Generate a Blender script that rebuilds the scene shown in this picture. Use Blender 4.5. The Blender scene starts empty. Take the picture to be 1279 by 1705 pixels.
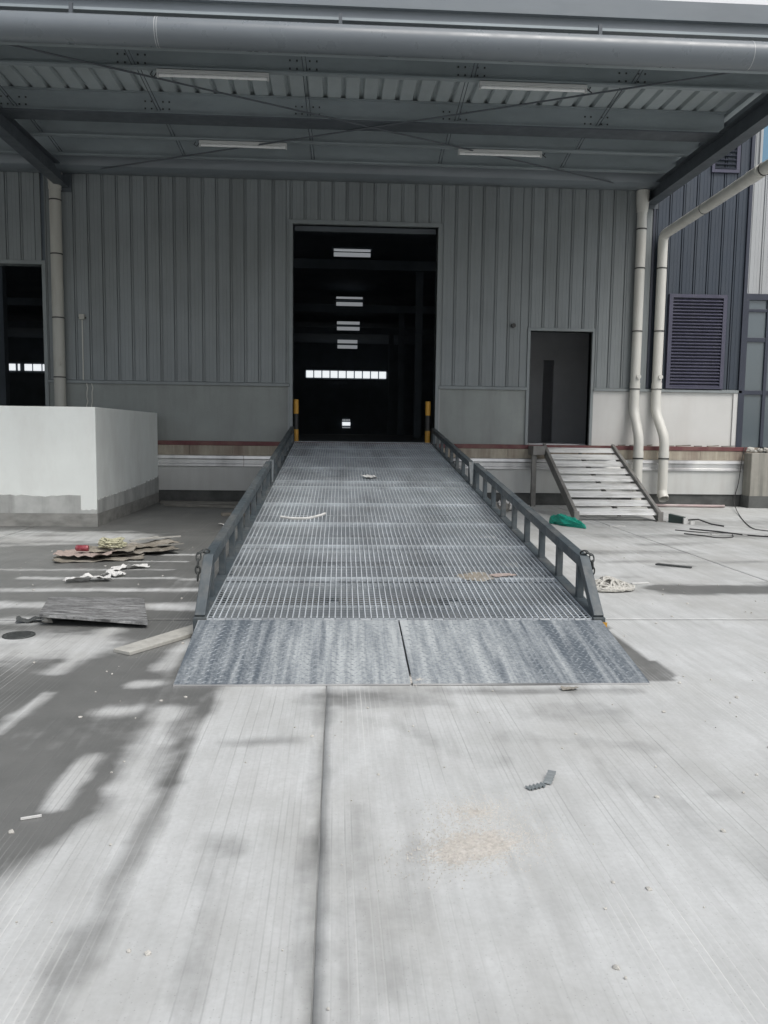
import bpy, math, random
import numpy as np
from mathutils import Vector, Matrix, noise as mnoise

random.seed(7)
rng = np.random.default_rng(7)
scene = bpy.context.scene
COL = scene.collection
R = math.radians

# ------------------------------------------------------------------ camera
YAW, PITCH, ROLL = R(3.309), R(5.673), R(0.727)
fwd = Vector((math.sin(YAW)*math.cos(PITCH), math.cos(YAW)*math.cos(PITCH), -math.sin(PITCH)))
rgt = Vector((math.cos(YAW), -math.sin(YAW), 0))
upv = rgt.cross(fwd)
r2 = rgt*math.cos(ROLL) + upv*math.sin(ROLL)
u2 = -rgt*math.sin(ROLL) + upv*math.cos(ROLL)
cd = bpy.data.cameras.new('camera')
cam = bpy.data.objects.new('camera', cd)
COL.objects.link(cam)
cam.matrix_world = Matrix(((r2.x, u2.x, -fwd.x, 0), (r2.y, u2.y, -fwd.y, 0), (r2.z, u2.z, -fwd.z, 1.5), (0, 0, 0, 1)))
cd.sensor_fit = 'VERTICAL'
cd.sensor_height = 24.0
cd.lens = 24.0*1360/1705
cd.clip_end = 1500
scene.camera = cam

# ------------------------------------------------------------------ sky, sun, exposure
SUN_EL, SUN_AZ = R(58), R(150)          # azimuth from +Y, clockwise: behind the camera, to the right
w = bpy.data.worlds.new('World'); scene.world = w; w.use_nodes = True
nt = w.node_tree; nt.nodes.clear()
sky = nt.nodes.new('ShaderNodeTexSky'); sky.sky_type = 'NISHITA'; sky.sun_disc = False
sky.sun_elevation = SUN_EL; sky.sun_rotation = SUN_AZ
sky.air_density = 1.0; sky.dust_density = 4.0; sky.ozone_density = 1.0
hs = nt.nodes.new('ShaderNodeHueSaturation'); hs.inputs['Saturation'].default_value = 0.50
bg = nt.nodes.new('ShaderNodeBackground'); bg.inputs['Strength'].default_value = 0.13
wo = nt.nodes.new('ShaderNodeOutputWorld')
nt.links.new(sky.outputs[0], hs.inputs['Color']); nt.links.new(hs.outputs[0], bg.inputs['Color']); nt.links.new(bg.outputs[0], wo.inputs[0])
sd = bpy.data.lights.new('sun', 'SUN'); sd.energy = 1.3; sd.angle = R(30); sd.color = (1, .985, .955)
sun = bpy.data.objects.new('sun', sd); COL.objects.link(sun)
sun.rotation_euler = Vector((-math.sin(SUN_AZ)*math.cos(SUN_EL), -math.cos(SUN_AZ)*math.cos(SUN_EL), -math.sin(SUN_EL))).to_track_quat('-Z', 'Y').to_euler()
sun.location = (8, -10, 20)
vs = scene.view_settings
vs.view_transform = 'Standard'; vs.look = 'None'; vs.gamma = 1.0; vs.use_curve_mapping = False
vs.exposure = 0.35
scene.render.engine = 'CYCLES'
scene.cycles.use_denoising = True
scene.cycles.max_bounces = 8
scene.cycles.diffuse_bounces = 5

# ------------------------------------------------------------------ materials
class NT:
    def __init__(s, name):
        s.m = bpy.data.materials.new(name); s.m.use_nodes = True
        s.t = s.m.node_tree; s.b = s.t.nodes['Principled BSDF']
        s.pos = s.t.nodes.new('ShaderNodeNewGeometry').outputs['Position']
    def n(s, typ, **kw):
        nd = s.t.nodes.new(typ)
        for k, v in kw.items():
            if k.startswith('i_'):
                key = k[2:].replace('_', ' ')
                nd.inputs[key].default_value = v
            else: setattr(nd, k, v)
        return nd
    def l(s, a, b): s.t.links.new(a, b)
    def vec(s, scale, src=None):
        mp = s.n('ShaderNodeMapping'); mp.inputs['Scale'].default_value = scale
        s.l(src or s.pos, mp.inputs[0]); return mp.outputs[0]
    def noise(s, scale=5, detail=4, rough=.55, vec=None, src=None):
        nd = s.n('ShaderNodeTexNoise'); nd.inputs['Scale'].default_value = scale
        nd.inputs['Detail'].default_value = detail; nd.inputs['Roughness'].default_value = rough
        s.l(s.vec(vec, src) if vec else (src or s.pos), nd.inputs['Vector']); return nd.outputs['Fac']
    def ramp(s, fac, stops):
        r = s.n('ShaderNodeValToRGB'); e = r.color_ramp.elements
        for i, (p, c) in enumerate(stops):
            el = e[i] if i < 2 else e.new(p)
            el.position = p; el.color = (*c, 1) if len(c) == 3 else c
        s.l(fac, r.inputs[0]); return r.outputs[0]
    def math(s, op, a, b=None, clamp=False):
        m = s.n('ShaderNodeMath', operation=op, use_clamp=clamp)
        for i, x in enumerate((a, b)):
            if x is None: continue
            if isinstance(x, (int, float)): m.inputs[i].default_value = x
            else: s.l(x, m.inputs[i])
        return m.outputs[0]
    def mix(s, fac, a, b, blend='MIX'):
        m = s.n('ShaderNodeMix', data_type='RGBA', blend_type=blend)
        for key, x in ((0, fac), (6, a), (7, b)):
            if isinstance(x, (int, float)): m.inputs[key].default_value = x
            elif isinstance(x, tuple): m.inputs[key].default_value = (*x, 1) if len(x) == 3 else x
            else: s.l(x, m.inputs[key])
        return m.outputs[2]
    def bump(s, h, strength=.3, dist=.01, normal=None):
        b = s.n('ShaderNodeBump'); b.inputs['Strength'].default_value = strength; b.inputs['Distance'].default_value = dist
        s.l(h, b.inputs['Height'])
        if normal: s.l(normal, b.inputs['Normal'])
        s.l(b.outputs[0], s.b.inputs['Normal']); return b.outputs[0]

def g(v): return (v, v, v)
def mat(name, col, rough=.6, metal=0., var=.18, scale=2.0, vec=None, bump=.0, bscale=60, objvar=0., dirt=None, dirtamt=.0, dvec=(1, 1, .15), dscale=3., spec=.5):
    s = NT(name)
    a = tuple(c*(1-var) for c in col); b = tuple(min(1, c*(1+var)) for c in col)
    c = s.ramp(s.noise(scale, 6, .6, vec), [(.3, a), (.7, b)])
    if objvar:
        oi = s.n('ShaderNodeObjectInfo').outputs['Random']
        v = s.math('MULTIPLY_ADD', oi, 2*objvar); v.node.inputs[2].default_value = 1-objvar
        hv = s.n('ShaderNodeHueSaturation'); s.l(v, hv.inputs['Value']); s.l(c, hv.inputs['Color']); c = hv.outputs[0]
    if dirt:
        f = s.ramp(s.noise(dscale, 5, .65, dvec), [(.45, g(0)), (.72, g(dirtamt))])
        c = s.mix(f, c, dirt)
    s.l(c, s.b.inputs['Base Color'])
    s.b.inputs['Metallic'].default_value = metal
    rr = s.ramp(s.noise(scale*3, 4), [(.3, g(max(.02, rough-.1))), (.7, g(min(1, rough+.1)))])
    s.l(rr, s.b.inputs['Roughness'])
    s.b.inputs['Specular IOR Level'].default_value = spec
    if bump: s.bump(s.noise(bscale, 4), bump, .004)
    return s.m

MAT = {}
MAT['panel'] = mat('grey_wall_panel', (.226, .248, .253), .42, 0, .07, 1.2, objvar=.05, dirt=(.17, .185, .18), dirtamt=.5, dscale=2.5)
MAT['trim'] = mat('grey_trim', (.23, .255, .258), .45, 0, .06, 2, dirt=(.15, .15, .15), dirtamt=.4)
MAT['bluepanel'] = mat('navy_wall_panel', (.033, .045, .062), .4, 0, .1, 1.2, objvar=.04, dirt=(.06, .07, .08), dirtamt=.35)
MAT['navy'] = mat('navy_frame', (.032, .038, .056), .4, 0, .1, 3)
MAT['louvre'] = mat('navy_louvre', (.055, .055, .088), .45, 0, .12, 3, dirt=(.10, .10, .12), dirtamt=.4, objvar=.05)
MAT['whitepanel'] = mat('white_wall_panel', (.37, .385, .39), .5, 0, .04, 1, dirt=(.28, .285, .28), dirtamt=.35)
MAT['dado'] = mat('grey_dado', (.275, .295, .282), .7, 0, .08, 1.5, dirt=(.17, .17, .165), dirtamt=.4, bump=.08)
MAT['whitedado'] = mat('white_dado', (.57, .57, .55), .75, 0, .05, 1.2, dirt=(.48, .46, .43), dirtamt=.55, dscale=1.6, bump=.08)
MAT['plaster'] = mat('white_plaster', (.77, .80, .765), .85, 0, .045, 1.4, dirt=(.60, .60, .565), dirtamt=.45, dscale=1.6, dvec=(1, 1, .35), bump=.25, bscale=14)
MAT['mortar'] = mat('grey_mortar', (.44, .45, .43), .9, 0, .14, 4, bump=.3, bscale=50, dirt=(.18, .18, .17), dirtamt=.6)
MAT['plinth'] = mat('damp_plinth', (.25, .25, .232), .75, 0, .3, 3, vec=(1, 1, 2.5), bump=.3, dirt=(.3, .29, .27), dirtamt=.5, dvec=(1, 1, 1))
MAT['dockwhite'] = mat('dock_white_paint', (.52, .53, .51), .8, 0, .06, 1.5, dirt=(.42, .41, .39), dirtamt=.5, bump=.1)
MAT['dockdark'] = mat('dock_dark_base', (.075, .078, .075), .85, 0, .35, 2.5, bump=.3, dirt=(.18, .18, .17), dirtamt=.4, dvec=(.6, 1, 1))
MAT['redsteel'] = mat('red_oxide_steel', (.13, .042, .045), .65, 0, .25, 4, bump=.15, dirt=(.22, .14, .11), dirtamt=.7, dvec=(1, 1, 1))
MAT['oldconc'] = mat('cast_concrete_edge', (.36, .325, .26), .9, 0, .2, 5, vec=(2.5, 1, .5), bump=.4, bscale=35, dirt=(.17, .12, .10), dirtamt=.8, dvec=(1.4, 1, .12), dscale=2.2)
MAT['pillar'] = mat('pillar_concrete', (.30, .29, .255), .9, 0, .15, 2, bump=.4, bscale=30, dirt=(.10, .105, .095), dirtamt=.8, dvec=(2.2, 1, .12), dscale=2.4)
def m_galv():
    s = NT('galvanised_flashing')
    c = s.ramp(s.noise(1.3, 3, .5, (1, 1, .3)), [(.35, g(.30)), (.5, g(.62)), (.68, (.80, .80, .78))])
    s.l(c, s.b.inputs['Base Color']); s.b.inputs['Metallic'].default_value = .75
    s.b.inputs['Roughness'].default_value = .42
    s.bump(s.noise(3, 3, .5, (1, 1, .4)), .5, .05); return s.m
MAT['galv'] = m_galv()
MAT['alu'] = mat('aluminium_slat', (.72, .73, .715), .45, .25, .08, 6, vec=(.4, 1, 1), dirt=(.33, .32, .3), dirtamt=.75, dvec=(.5, 2, 2), dscale=4, objvar=.06)
MAT['alustr'] = mat('weathered_stringer', (.24, .235, .22), .55, .2, .2, 5, dirt=(.1, .09, .08), dirtamt=.6)
MAT['pvc'] = mat('white_pvc', (.60, .595, .55), .4, 0, .04, 1.5, dirt=(.42, .40, .35), dirtamt=.4, dscale=5)
MAT['pvcshade'] = mat('shaded_pvc', (.47, .465, .42), .45, 0, .05, 1.5, dirt=(.33, .31, .27), dirtamt=.45, dscale=5)  # white PVC with the weaker light at the left put into its colour
MAT['clamp'] = mat('dark_clamp', (.06, .06, .058), .5, .4, .2, 20)
MAT['canopysteel'] = mat('canopy_steel', (.18, .205, .222), .4, .0, .1, 1.2, vec=(.3, 1, 1), dirt=(.115, .13, .14), dirtamt=.4, dvec=(.2, 1, 1))
MAT['canopydark'] = mat('canopy_beam', (.085, .098, .11), .5, 0, .12, 1.5)
MAT['purlin'] = mat('zinc_purlin', (.305, .345, .362), .45, .2, .1, 2, vec=(.3, 1, 1), dirt=(.21, .245, .245), dirtamt=.5, dvec=(.4, 1, 1))
MAT['sheet'] = mat('roof_sheet', (.42, .465, .475), .42, .1, .06, 1.5, dirt=(.31, .345, .34), dirtamt=.4, dvec=(1, .2, 1), objvar=.03)
MAT['fascia'] = mat('white_fascia', (.72, .73, .74), .5, 0, .04, 1)
MAT['tube'] = mat('grey_tube', (.15, .17, .185), .33, 0, .06, 1.5, vec=(.3, 1, 1), dirt=(.12, .135, .145), dirtamt=.3, dvec=(.1, 1, 1))
MAT['lampwhite'] = mat('lamp_housing', (.55, .56, .55), .4, 0, .04, 4)
MAT['lampdiff'] = mat('lamp_tube', (.78, .79, .78), .3, 0, .03, 4)
MAT['steelblue'] = mat('ramp_rail_steel', (.055, .070, .078), .5, .05, .22, 5, dirt=(.15, .15, .14), dirtamt=.65, dvec=(1, .35, 1), dscale=7, bump=.12)
MAT['grate'] = mat('galvanised_grating', (.34, .375, .40), .5, .1, .2, 2.2, dirt=(.13, .145, .155), dirtamt=.8, dvec=(1.6, .4, 1), dscale=1.3)
MAT['rod'] = mat('pale_grating_rod', (.52, .56, .585), .42, .1, .15, 2.2, dirt=(.30, .32, .34), dirtamt=.8, dvec=(1.6, .4, 1), dscale=1.3)  # rods toned paler than the cross bars
MAT['understeel'] = mat('under_steel', (.27, .295, .31), .55, .15, .2, 3, dirt=(.36, .36, .35), dirtamt=.6, dvec=(1, 1, 1))
MAT['black'] = mat('black_rubber', g(.02), .5, 0, .2, 8)
MAT['yellow'] = mat('yellow_paint', (.55, .29, .035), .5, 0, .12, 6, dirt=(.25, .14, .04), dirtamt=.4)
MAT['bolt'] = mat('bolt_head', g(.06), .5, .5, .1, 10)
MAT['darkint'] = mat('dark_interior', (.17, .20, .23), .85, 0, .15, 1)
MAT['intfloor'] = mat('interior_floor', (.20, .215, .22), .75, 0, .15, 1)
MAT['introom'] = mat('room_plaster', (.50, .51, .52), .85, 0, .08, 1.5)
MAT['teal'] = mat('teal_bag', (.02, .33, .24), .45, 0, .15, 12)
MAT['rope'] = mat('pale_rope', (.46, .45, .41), .9, 0, .2, 60)
MAT['card'] = mat('wet_cardboard', (.19, .172, .14), .9, 0, .3, 7, dirt=(.36, .345, .31), dirtamt=.75, dvec=(1, 1, 1), dscale=4, objvar=.2)
MAT['cardpink'] = mat('pinkish_cardboard', (.33, .27, .24), .9, 0, .15, 6)
MAT['paper'] = mat('white_paper', (.58, .58, .56), .8, 0, .1, 8, dirt=(.3, .3, .28), dirtamt=.5, dvec=(1, 1, 1), dscale=9)
MAT['twine'] = mat('yellow_twine', (.44, .43, .30), .85, 0, .25, 20)
MAT['can'] = mat('red_can', (.30, .045, .06), .35, .3, .3, 14, dirt=(.5, .45, .42), dirtamt=.5, dvec=(1, 1, 1), dscale=14)
MAT['plank'] = mat('dusty_plank', (.40, .395, .36), .9, 0, .2, 6, vec=(2, 2, 2), bump=.3, dirt=(.24, .23, .2), dirtamt=.5, dvec=(3, 3, 1), dscale=4)
MAT['iron'] = mat('cast_iron', (.065, .07, .068), .7, .3, .25, 20, bump=.5, bscale=50)
MAT['sandm'] = mat('spilt_sand', (.46, .44, .405), .95, 0, .2, 60, bump=.5, bscale=150)
MAT['stone'] = mat('rubble_stone', (.42, .41, .375), .95, 0, .25, 9, bump=.5, bscale=40, objvar=.15)
MAT['wire'] = mat('dark_wire', g(.035), .55, 0, .2, 10)
MAT['pinkpipe'] = mat('pinkish_tube', (.36, .28, .27), .6, 0, .25, 5, vec=(.6, 3, 3), dirt=(.5, .49, .47), dirtamt=.7, dvec=(1, 3, 3))
MAT['batten'] = mat('damp_batten', (.20, .195, .175), .85, 0, .25, 5, vec=(.5, 4, 4))
MAT['boxgreen'] = mat('junction_box', (.035, .055, .05), .5, 0, .2, 6)
MAT['kglass'] = None

def m_glass(name, col, rough=.06):
    s = NT(name); s.b.inputs['Base Color'].default_value = (*col, 1); s.b.inputs['Roughness'].default_value = rough
    s.b.inputs['Specular IOR Level'].default_value = .8; return s.m
MAT['glass'] = m_glass('dark_window_glass', (.10, .125, .14))
MAT['blueglass'] = m_glass('blue_window_glass', (.10, .22, .32))
def m_emit(name, col, st):
    s = NT(name); s.b.inputs['Base Color'].default_value = (.8, .8, .8, 1)
    s.b.inputs['Emission Color'].default_value = (*col, 1); s.b.inputs['Emission Strength'].default_value = st; return s.m
MAT['daywin'] = m_emit('daylit_window', (.93, .97, 1), .72)
MAT['skylight'] = m_emit('rooflight_sheet', (.9, .95, 1), .17)

def m_ground():
    s = NT('tined_concrete')
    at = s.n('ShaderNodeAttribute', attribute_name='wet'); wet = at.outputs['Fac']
    n1 = s.noise(2.0, 6, .62); n2 = s.noise(11, 5, .65); n3 = s.noise(45, 3, .6)
    # long soft smears that follow the broom direction
    n4 = s.noise(3.0, 5, .6, (4.0, .45, 1))
    q = s.math('ADD', s.math('MULTIPLY', s.math('SUBTRACT', n2, .5), .35), s.math('MULTIPLY', s.math('SUBTRACT', n4, .5), .4))
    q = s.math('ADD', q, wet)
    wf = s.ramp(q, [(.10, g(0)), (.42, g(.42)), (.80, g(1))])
    dry = s.ramp(n1, [(.3, (.44, .452, .442)), (.72, (.545, .558, .550))])
    dry = s.mix(s.ramp(n4, [(.42, g(0)), (.75, g(.6))]), dry, (.345, .35, .34))
    st = s.noise(.75, 6, .68, (1.3, .8, 1))
    dry = s.mix(s.ramp(st, [(.44, g(0)), (.68, g(.7))]), dry, (.335, .335, .315))
    po = s.n('ShaderNodeTexVoronoi'); po.inputs['Scale'].default_value = 55; s.l(s.pos, po.inputs['Vector'])
    dry = s.mix(s.ramp(po.outputs['Distance'], [(.05, g(.45)), (.16, g(0))]), dry, (.2, .2, .19))
    dry = s.mix(s.ramp(n3, [(.35, g(.16)), (.6, g(0))]), dry, (.30, .30, .29))
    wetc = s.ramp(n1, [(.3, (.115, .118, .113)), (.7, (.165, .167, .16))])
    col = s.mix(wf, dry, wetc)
    # tine grooves along Y
    x = s.n('ShaderNodeSeparateXYZ'); s.l(s.pos, x.inputs[0])
    wob = s.noise(1.0, 2, .5, (.6, .25, 1))
    xx = s.math('ADD', x.outputs[0], s.math('MULTIPLY', wob, .05))
    fr = s.math('FRACT', s.math('DIVIDE', xx, .0255))
    d = s.math('ABSOLUTE', s.math('SUBTRACT', fr, .5))
    gro = s.ramp(d, [(.0, g(1)), (.17, g(0))])
    cid = s.math('FLOOR', s.math('DIVIDE', xx, .0255))
    wn = s.n('ShaderNodeTexWhiteNoise', noise_dimensions='1D'); s.l(cid, wn.inputs['W'])
    amp = s.math('MULTIPLY', wn.outputs['Value'], s.ramp(s.noise(1.3, 4, .6, (1.6, .5, 1)), [(.35, g(.05)), (.66, g(1))]))
    gm = s.math('MULTIPLY', gro, amp)
    # some grooves hold pale dust, others dark grit
    dust = s.ramp(s.noise(.9, 3, .5, (1.1, .4, 1)), [(.47, g(0)), (.58, g(1))])
    col = s.mix(s.math('MULTIPLY', gm, .62), col, s.mix(dust, (.17, .17, .165), (.62, .62, .60)))
    s.l(col, s.b.inputs['Base Color'])
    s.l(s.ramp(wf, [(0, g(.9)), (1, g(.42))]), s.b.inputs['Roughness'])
    s.b.inputs['Specular IOR Level'].default_value = .35
    hgt = s.math('SUBTRACT', s.math('MULTIPLY', n3, .25), gm)
    s.bump(hgt, .35, .004); return s.m
MAT['ground'] = m_ground()
MAT['joint'] = mat('joint_filler', (.20, .205, .20), .9, 0, .2, 6)

def m_plate(name, streak):
    s = NT(name)
    tc = s.n('ShaderNodeTexCoord').outputs['Object']
    f1 = s.noise(3.2, 6, .65, streak, tc); f2 = s.noise(40, 4, .7, None, tc); f3 = s.noise(1.4, 3, .5, None, tc)
    q = s.math('ADD', f1, s.math('MULTIPLY', s.math('SUBTRACT', f2, .5), .5))
    q = s.math('ADD', q, s.math('MULTIPLY', s.math('SUBTRACT', f3, .5), .18))
    # less dust towards the outer edge that wheels never reach
    sx = s.n('ShaderNodeSeparateXYZ'); s.l(tc, sx.inputs[0])
    q = s.math('SUBTRACT', q, s.ramp(s.math('ABSOLUTE', sx.outputs[0]), [(.45, g(0)), (1.0, g(.17))]))
    c = s.ramp(q, [(.24, (.10, .12, .138)), (.43, (.255, .278, .290)), (.62, (.43, .455, .455))])
    s.l(c, s.b.inputs['Base Color']); s.b.inputs['Metallic'].default_value = .1; s.b.inputs['Roughness'].default_value = .6
    s.bump(f2, .3, .003); return s.m
MAT['plateL'] = m_plate('dusty_tread_plate', (6.5, .3, 1))
MAT['plateR'] = m_plate('worn_tread_plate', (6.0, .26, 1))
MAT['stud'] = mat('worn_tread_stud', (.27, .295, .315), .5, .1, .3, 3, vec=(3, .6, 1), dirt=(.13, .15, .17), dirtamt=.7, dvec=(3, .6, 1))
def m_board():
    s = NT('worn_formwork_board')
    tc = s.n('ShaderNodeTexCoord').outputs['Object']
    f1 = s.noise(5, 6, .7, (1.0, 7, 1), tc); f2 = s.noise(30, 4, .7, (1, 4, 1), tc)
    q = s.math('ADD', f1, s.math('MULTIPLY', s.math('SUBTRACT', f2, .5), .6))
    c = s.ramp(q, [(.36, g(.055)), (.5, (.16, .163, .16)), (.66, (.36, .365, .36))])
    s.l(c, s.b.inputs['Base Color']); s.b.inputs['Roughness'].default_value = .75; s.bump(f2, .4, .004); return s.m
MAT['board'] = m_board()

# ------------------------------------------------------------------ mesh helpers
class MB:
    def __init__(s): s.v = []; s.f = []
    def hexa(s, p):
        o = len(s.v); s.v += [tuple(q) for q in p]
        s.f += [tuple(o+i for i in t) for t in ((0, 3, 2, 1), (4, 5, 6, 7), (0, 1, 5, 4), (1, 2, 6, 5), (2, 3, 7, 6), (3, 0, 4, 7))]
        return s
    def box(s, x0, x1, y0, y1, z0, z1):
        return s.hexa([(x0, y0, z0), (x1, y0, z0), (x1, y1, z0), (x0, y1, z0), (x0, y0, z1), (x1, y0, z1), (x1, y1, z1), (x0, y1, z1)])
    def bar(s, p, q, wd, ht, up=(0, 0, 1)):
        p = Vector(p); q = Vector(q); d = (q-p).normalized(); a = d.cross(Vector(up))
        if a.length < 1e-4: a = d.cross(Vector((0, 1, 0)))
        a.normalize(); b = a.cross(d); a *= wd/2; b *= ht/2
        return s.hexa([p-a-b, p+a-b, q+a-b, q-a-b, p-a+b, p+a+b, q+a+b, q-a+b])
    def prism(s, pts, vec):
        o = len(s.v); n = len(pts); vec = Vector(vec)
        s.v += [tuple(p) for p in pts] + [tuple(Vector(p)+vec) for p in pts]
        s.f.append(tuple(range(o+n-1, o-1, -1))); s.f.append(tuple(range(o+n, o+2*n)))
        for i in range(n):
            j = (i+1) % n; s.f.append((o+i, o+j, o+n+j, o+n+i))
        return s
    def extr(s, prof, axis, a, b):           # open profile sheet extruded along an axis ('x','y','z')
        o = len(s.v); n = len(prof)
        for t in (a, b):
            for p, q in prof:
                s.v.append({'x': (t, p, q), 'y': (p, t, q), 'z': (p, q, t)}[axis])
        for i in range(n-1): s.f.append((o+i, o+i+1, o+n+i+1, o+n+i))
        return s
    def tube(s, pts, r, n=12, closed=False, cap=True):
        pts = [Vector(p) for p in pts]; m = len(pts)
        rr = r if isinstance(r, (list, tuple)) else [r]*m
        o = len(s.v); T = []
        for i in range(m):
            a = pts[i-1] if (i or closed) else pts[i]; b = pts[(i+1) % m] if (i < m-1 or closed) else pts[i]
            T.append((b-a).normalized())
        u = T[0].orthogonal().normalized()
        for i in range(m):
            u = (u - T[i]*u.dot(T[i])).normalized(); v = T[i].cross(u)
            for k in range(n):
                t = 2*math.pi*k/n; s.v.append(tuple(pts[i] + (u*math.cos(t)+v*math.sin(t))*rr[i]))
        for i in range(m if closed else m-1):
            j = (i+1) % m
            for k in range(n):
                l = (k+1) % n; s.f.append((o+i*n+k, o+i*n+l, o+j*n+l, o+j*n+k))
        if cap and not closed:
            s.f.append(tuple(o+k for k in range(n-1, -1, -1))); s.f.append(tuple(o+(m-1)*n+k for k in range(n)))
        return s
    def grid(s, nx, ny, fn):
        o = len(s.v)
        for j in range(ny+1):
            for i in range(nx+1): s.v.append(tuple(fn(i/nx, j/ny)))
        for j in range(ny):
            for i in range(nx):
                a = o+j*(nx+1)+i; s.f.append((a, a+1, a+nx+2, a+nx+1))
        return s
    def stone(s, c, r, sq=(1, 1, .7)):
        t = (1+5**.5)/2
        V = [(-1, t, 0), (1, t, 0), (-1, -t, 0), (1, -t, 0), (0, -1, t), (0, 1, t), (0, -1, -t), (0, 1, -t), (t, 0, -1), (t, 0, 1), (-t, 0, -1), (-t, 0, 1)]
        F = [(0, 11, 5), (0, 5, 1), (0, 1, 7), (0, 7, 10), (0, 10, 11), (1, 5, 9), (5, 11, 4), (11, 10, 2), (10, 7, 6), (7, 1, 8), (3, 9, 4), (3, 4, 2), (3, 2, 6), (3, 6, 8), (3, 8, 9), (4, 9, 5), (2, 4, 11), (6, 2, 10), (8, 6, 7), (9, 8, 1)]
        o = len(s.v)
        for p in V:
            k = r/1.9*random.uniform(.7, 1.25); s.v.append((c[0]+p[0]*k*sq[0], c[1]+p[1]*k*sq[1], c[2]+p[2]*k*sq[2]))
        s.f += [tuple(o+i for i in q) for q in F]; return s
    def build(s, name, m, parent=None, smooth=False, bevel=0, local=False, kind=None, label=None):
        v = s.v
        if parent is not None and not local:
            L = parent.location if parent.parent is None else parent.parent.location
            v = [(a-L.x, b-L.y, c-L.z) for a, b, c in v]
        me = bpy.data.meshes.new(name); me.from_pydata(v, [], s.f); me.materials.append(MAT[m]); me.update()
        if smooth:
            me.polygons.foreach_set('use_smooth', [True]*len(me.polygons)); me.set_sharp_from_angle(angle=R(40))
        o = bpy.data.objects.new(name, me); COL.objects.link(o)
        if parent is not None: o.parent = parent
        if bevel:
            b = o.modifiers.new('bevel', 'BEVEL'); b.width = bevel; b.segments = 2; b.limit_method = 'ANGLE'
        if kind: o['kind'] = kind
        if label: o['label'] = label
        return o

def thing(name, label, cat, loc=(0, 0, 0), group=None):
    o = bpy.data.objects.new(name, None); COL.objects.link(o); o.location = loc; o.empty_display_size = .2
    o['label'] = label; o['category'] = cat
    if group: o['group'] = group
    return o
def tag(o, label, cat, group=None):
    o['label'] = label; o['category'] = cat
    if group: o['group'] = group
    return o
def rebase(o, base):                     # move a one-mesh thing's origin to its base
    b = Vector(base); o.data.transform(Matrix.Translation(-b)); o.location = b; return o

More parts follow.
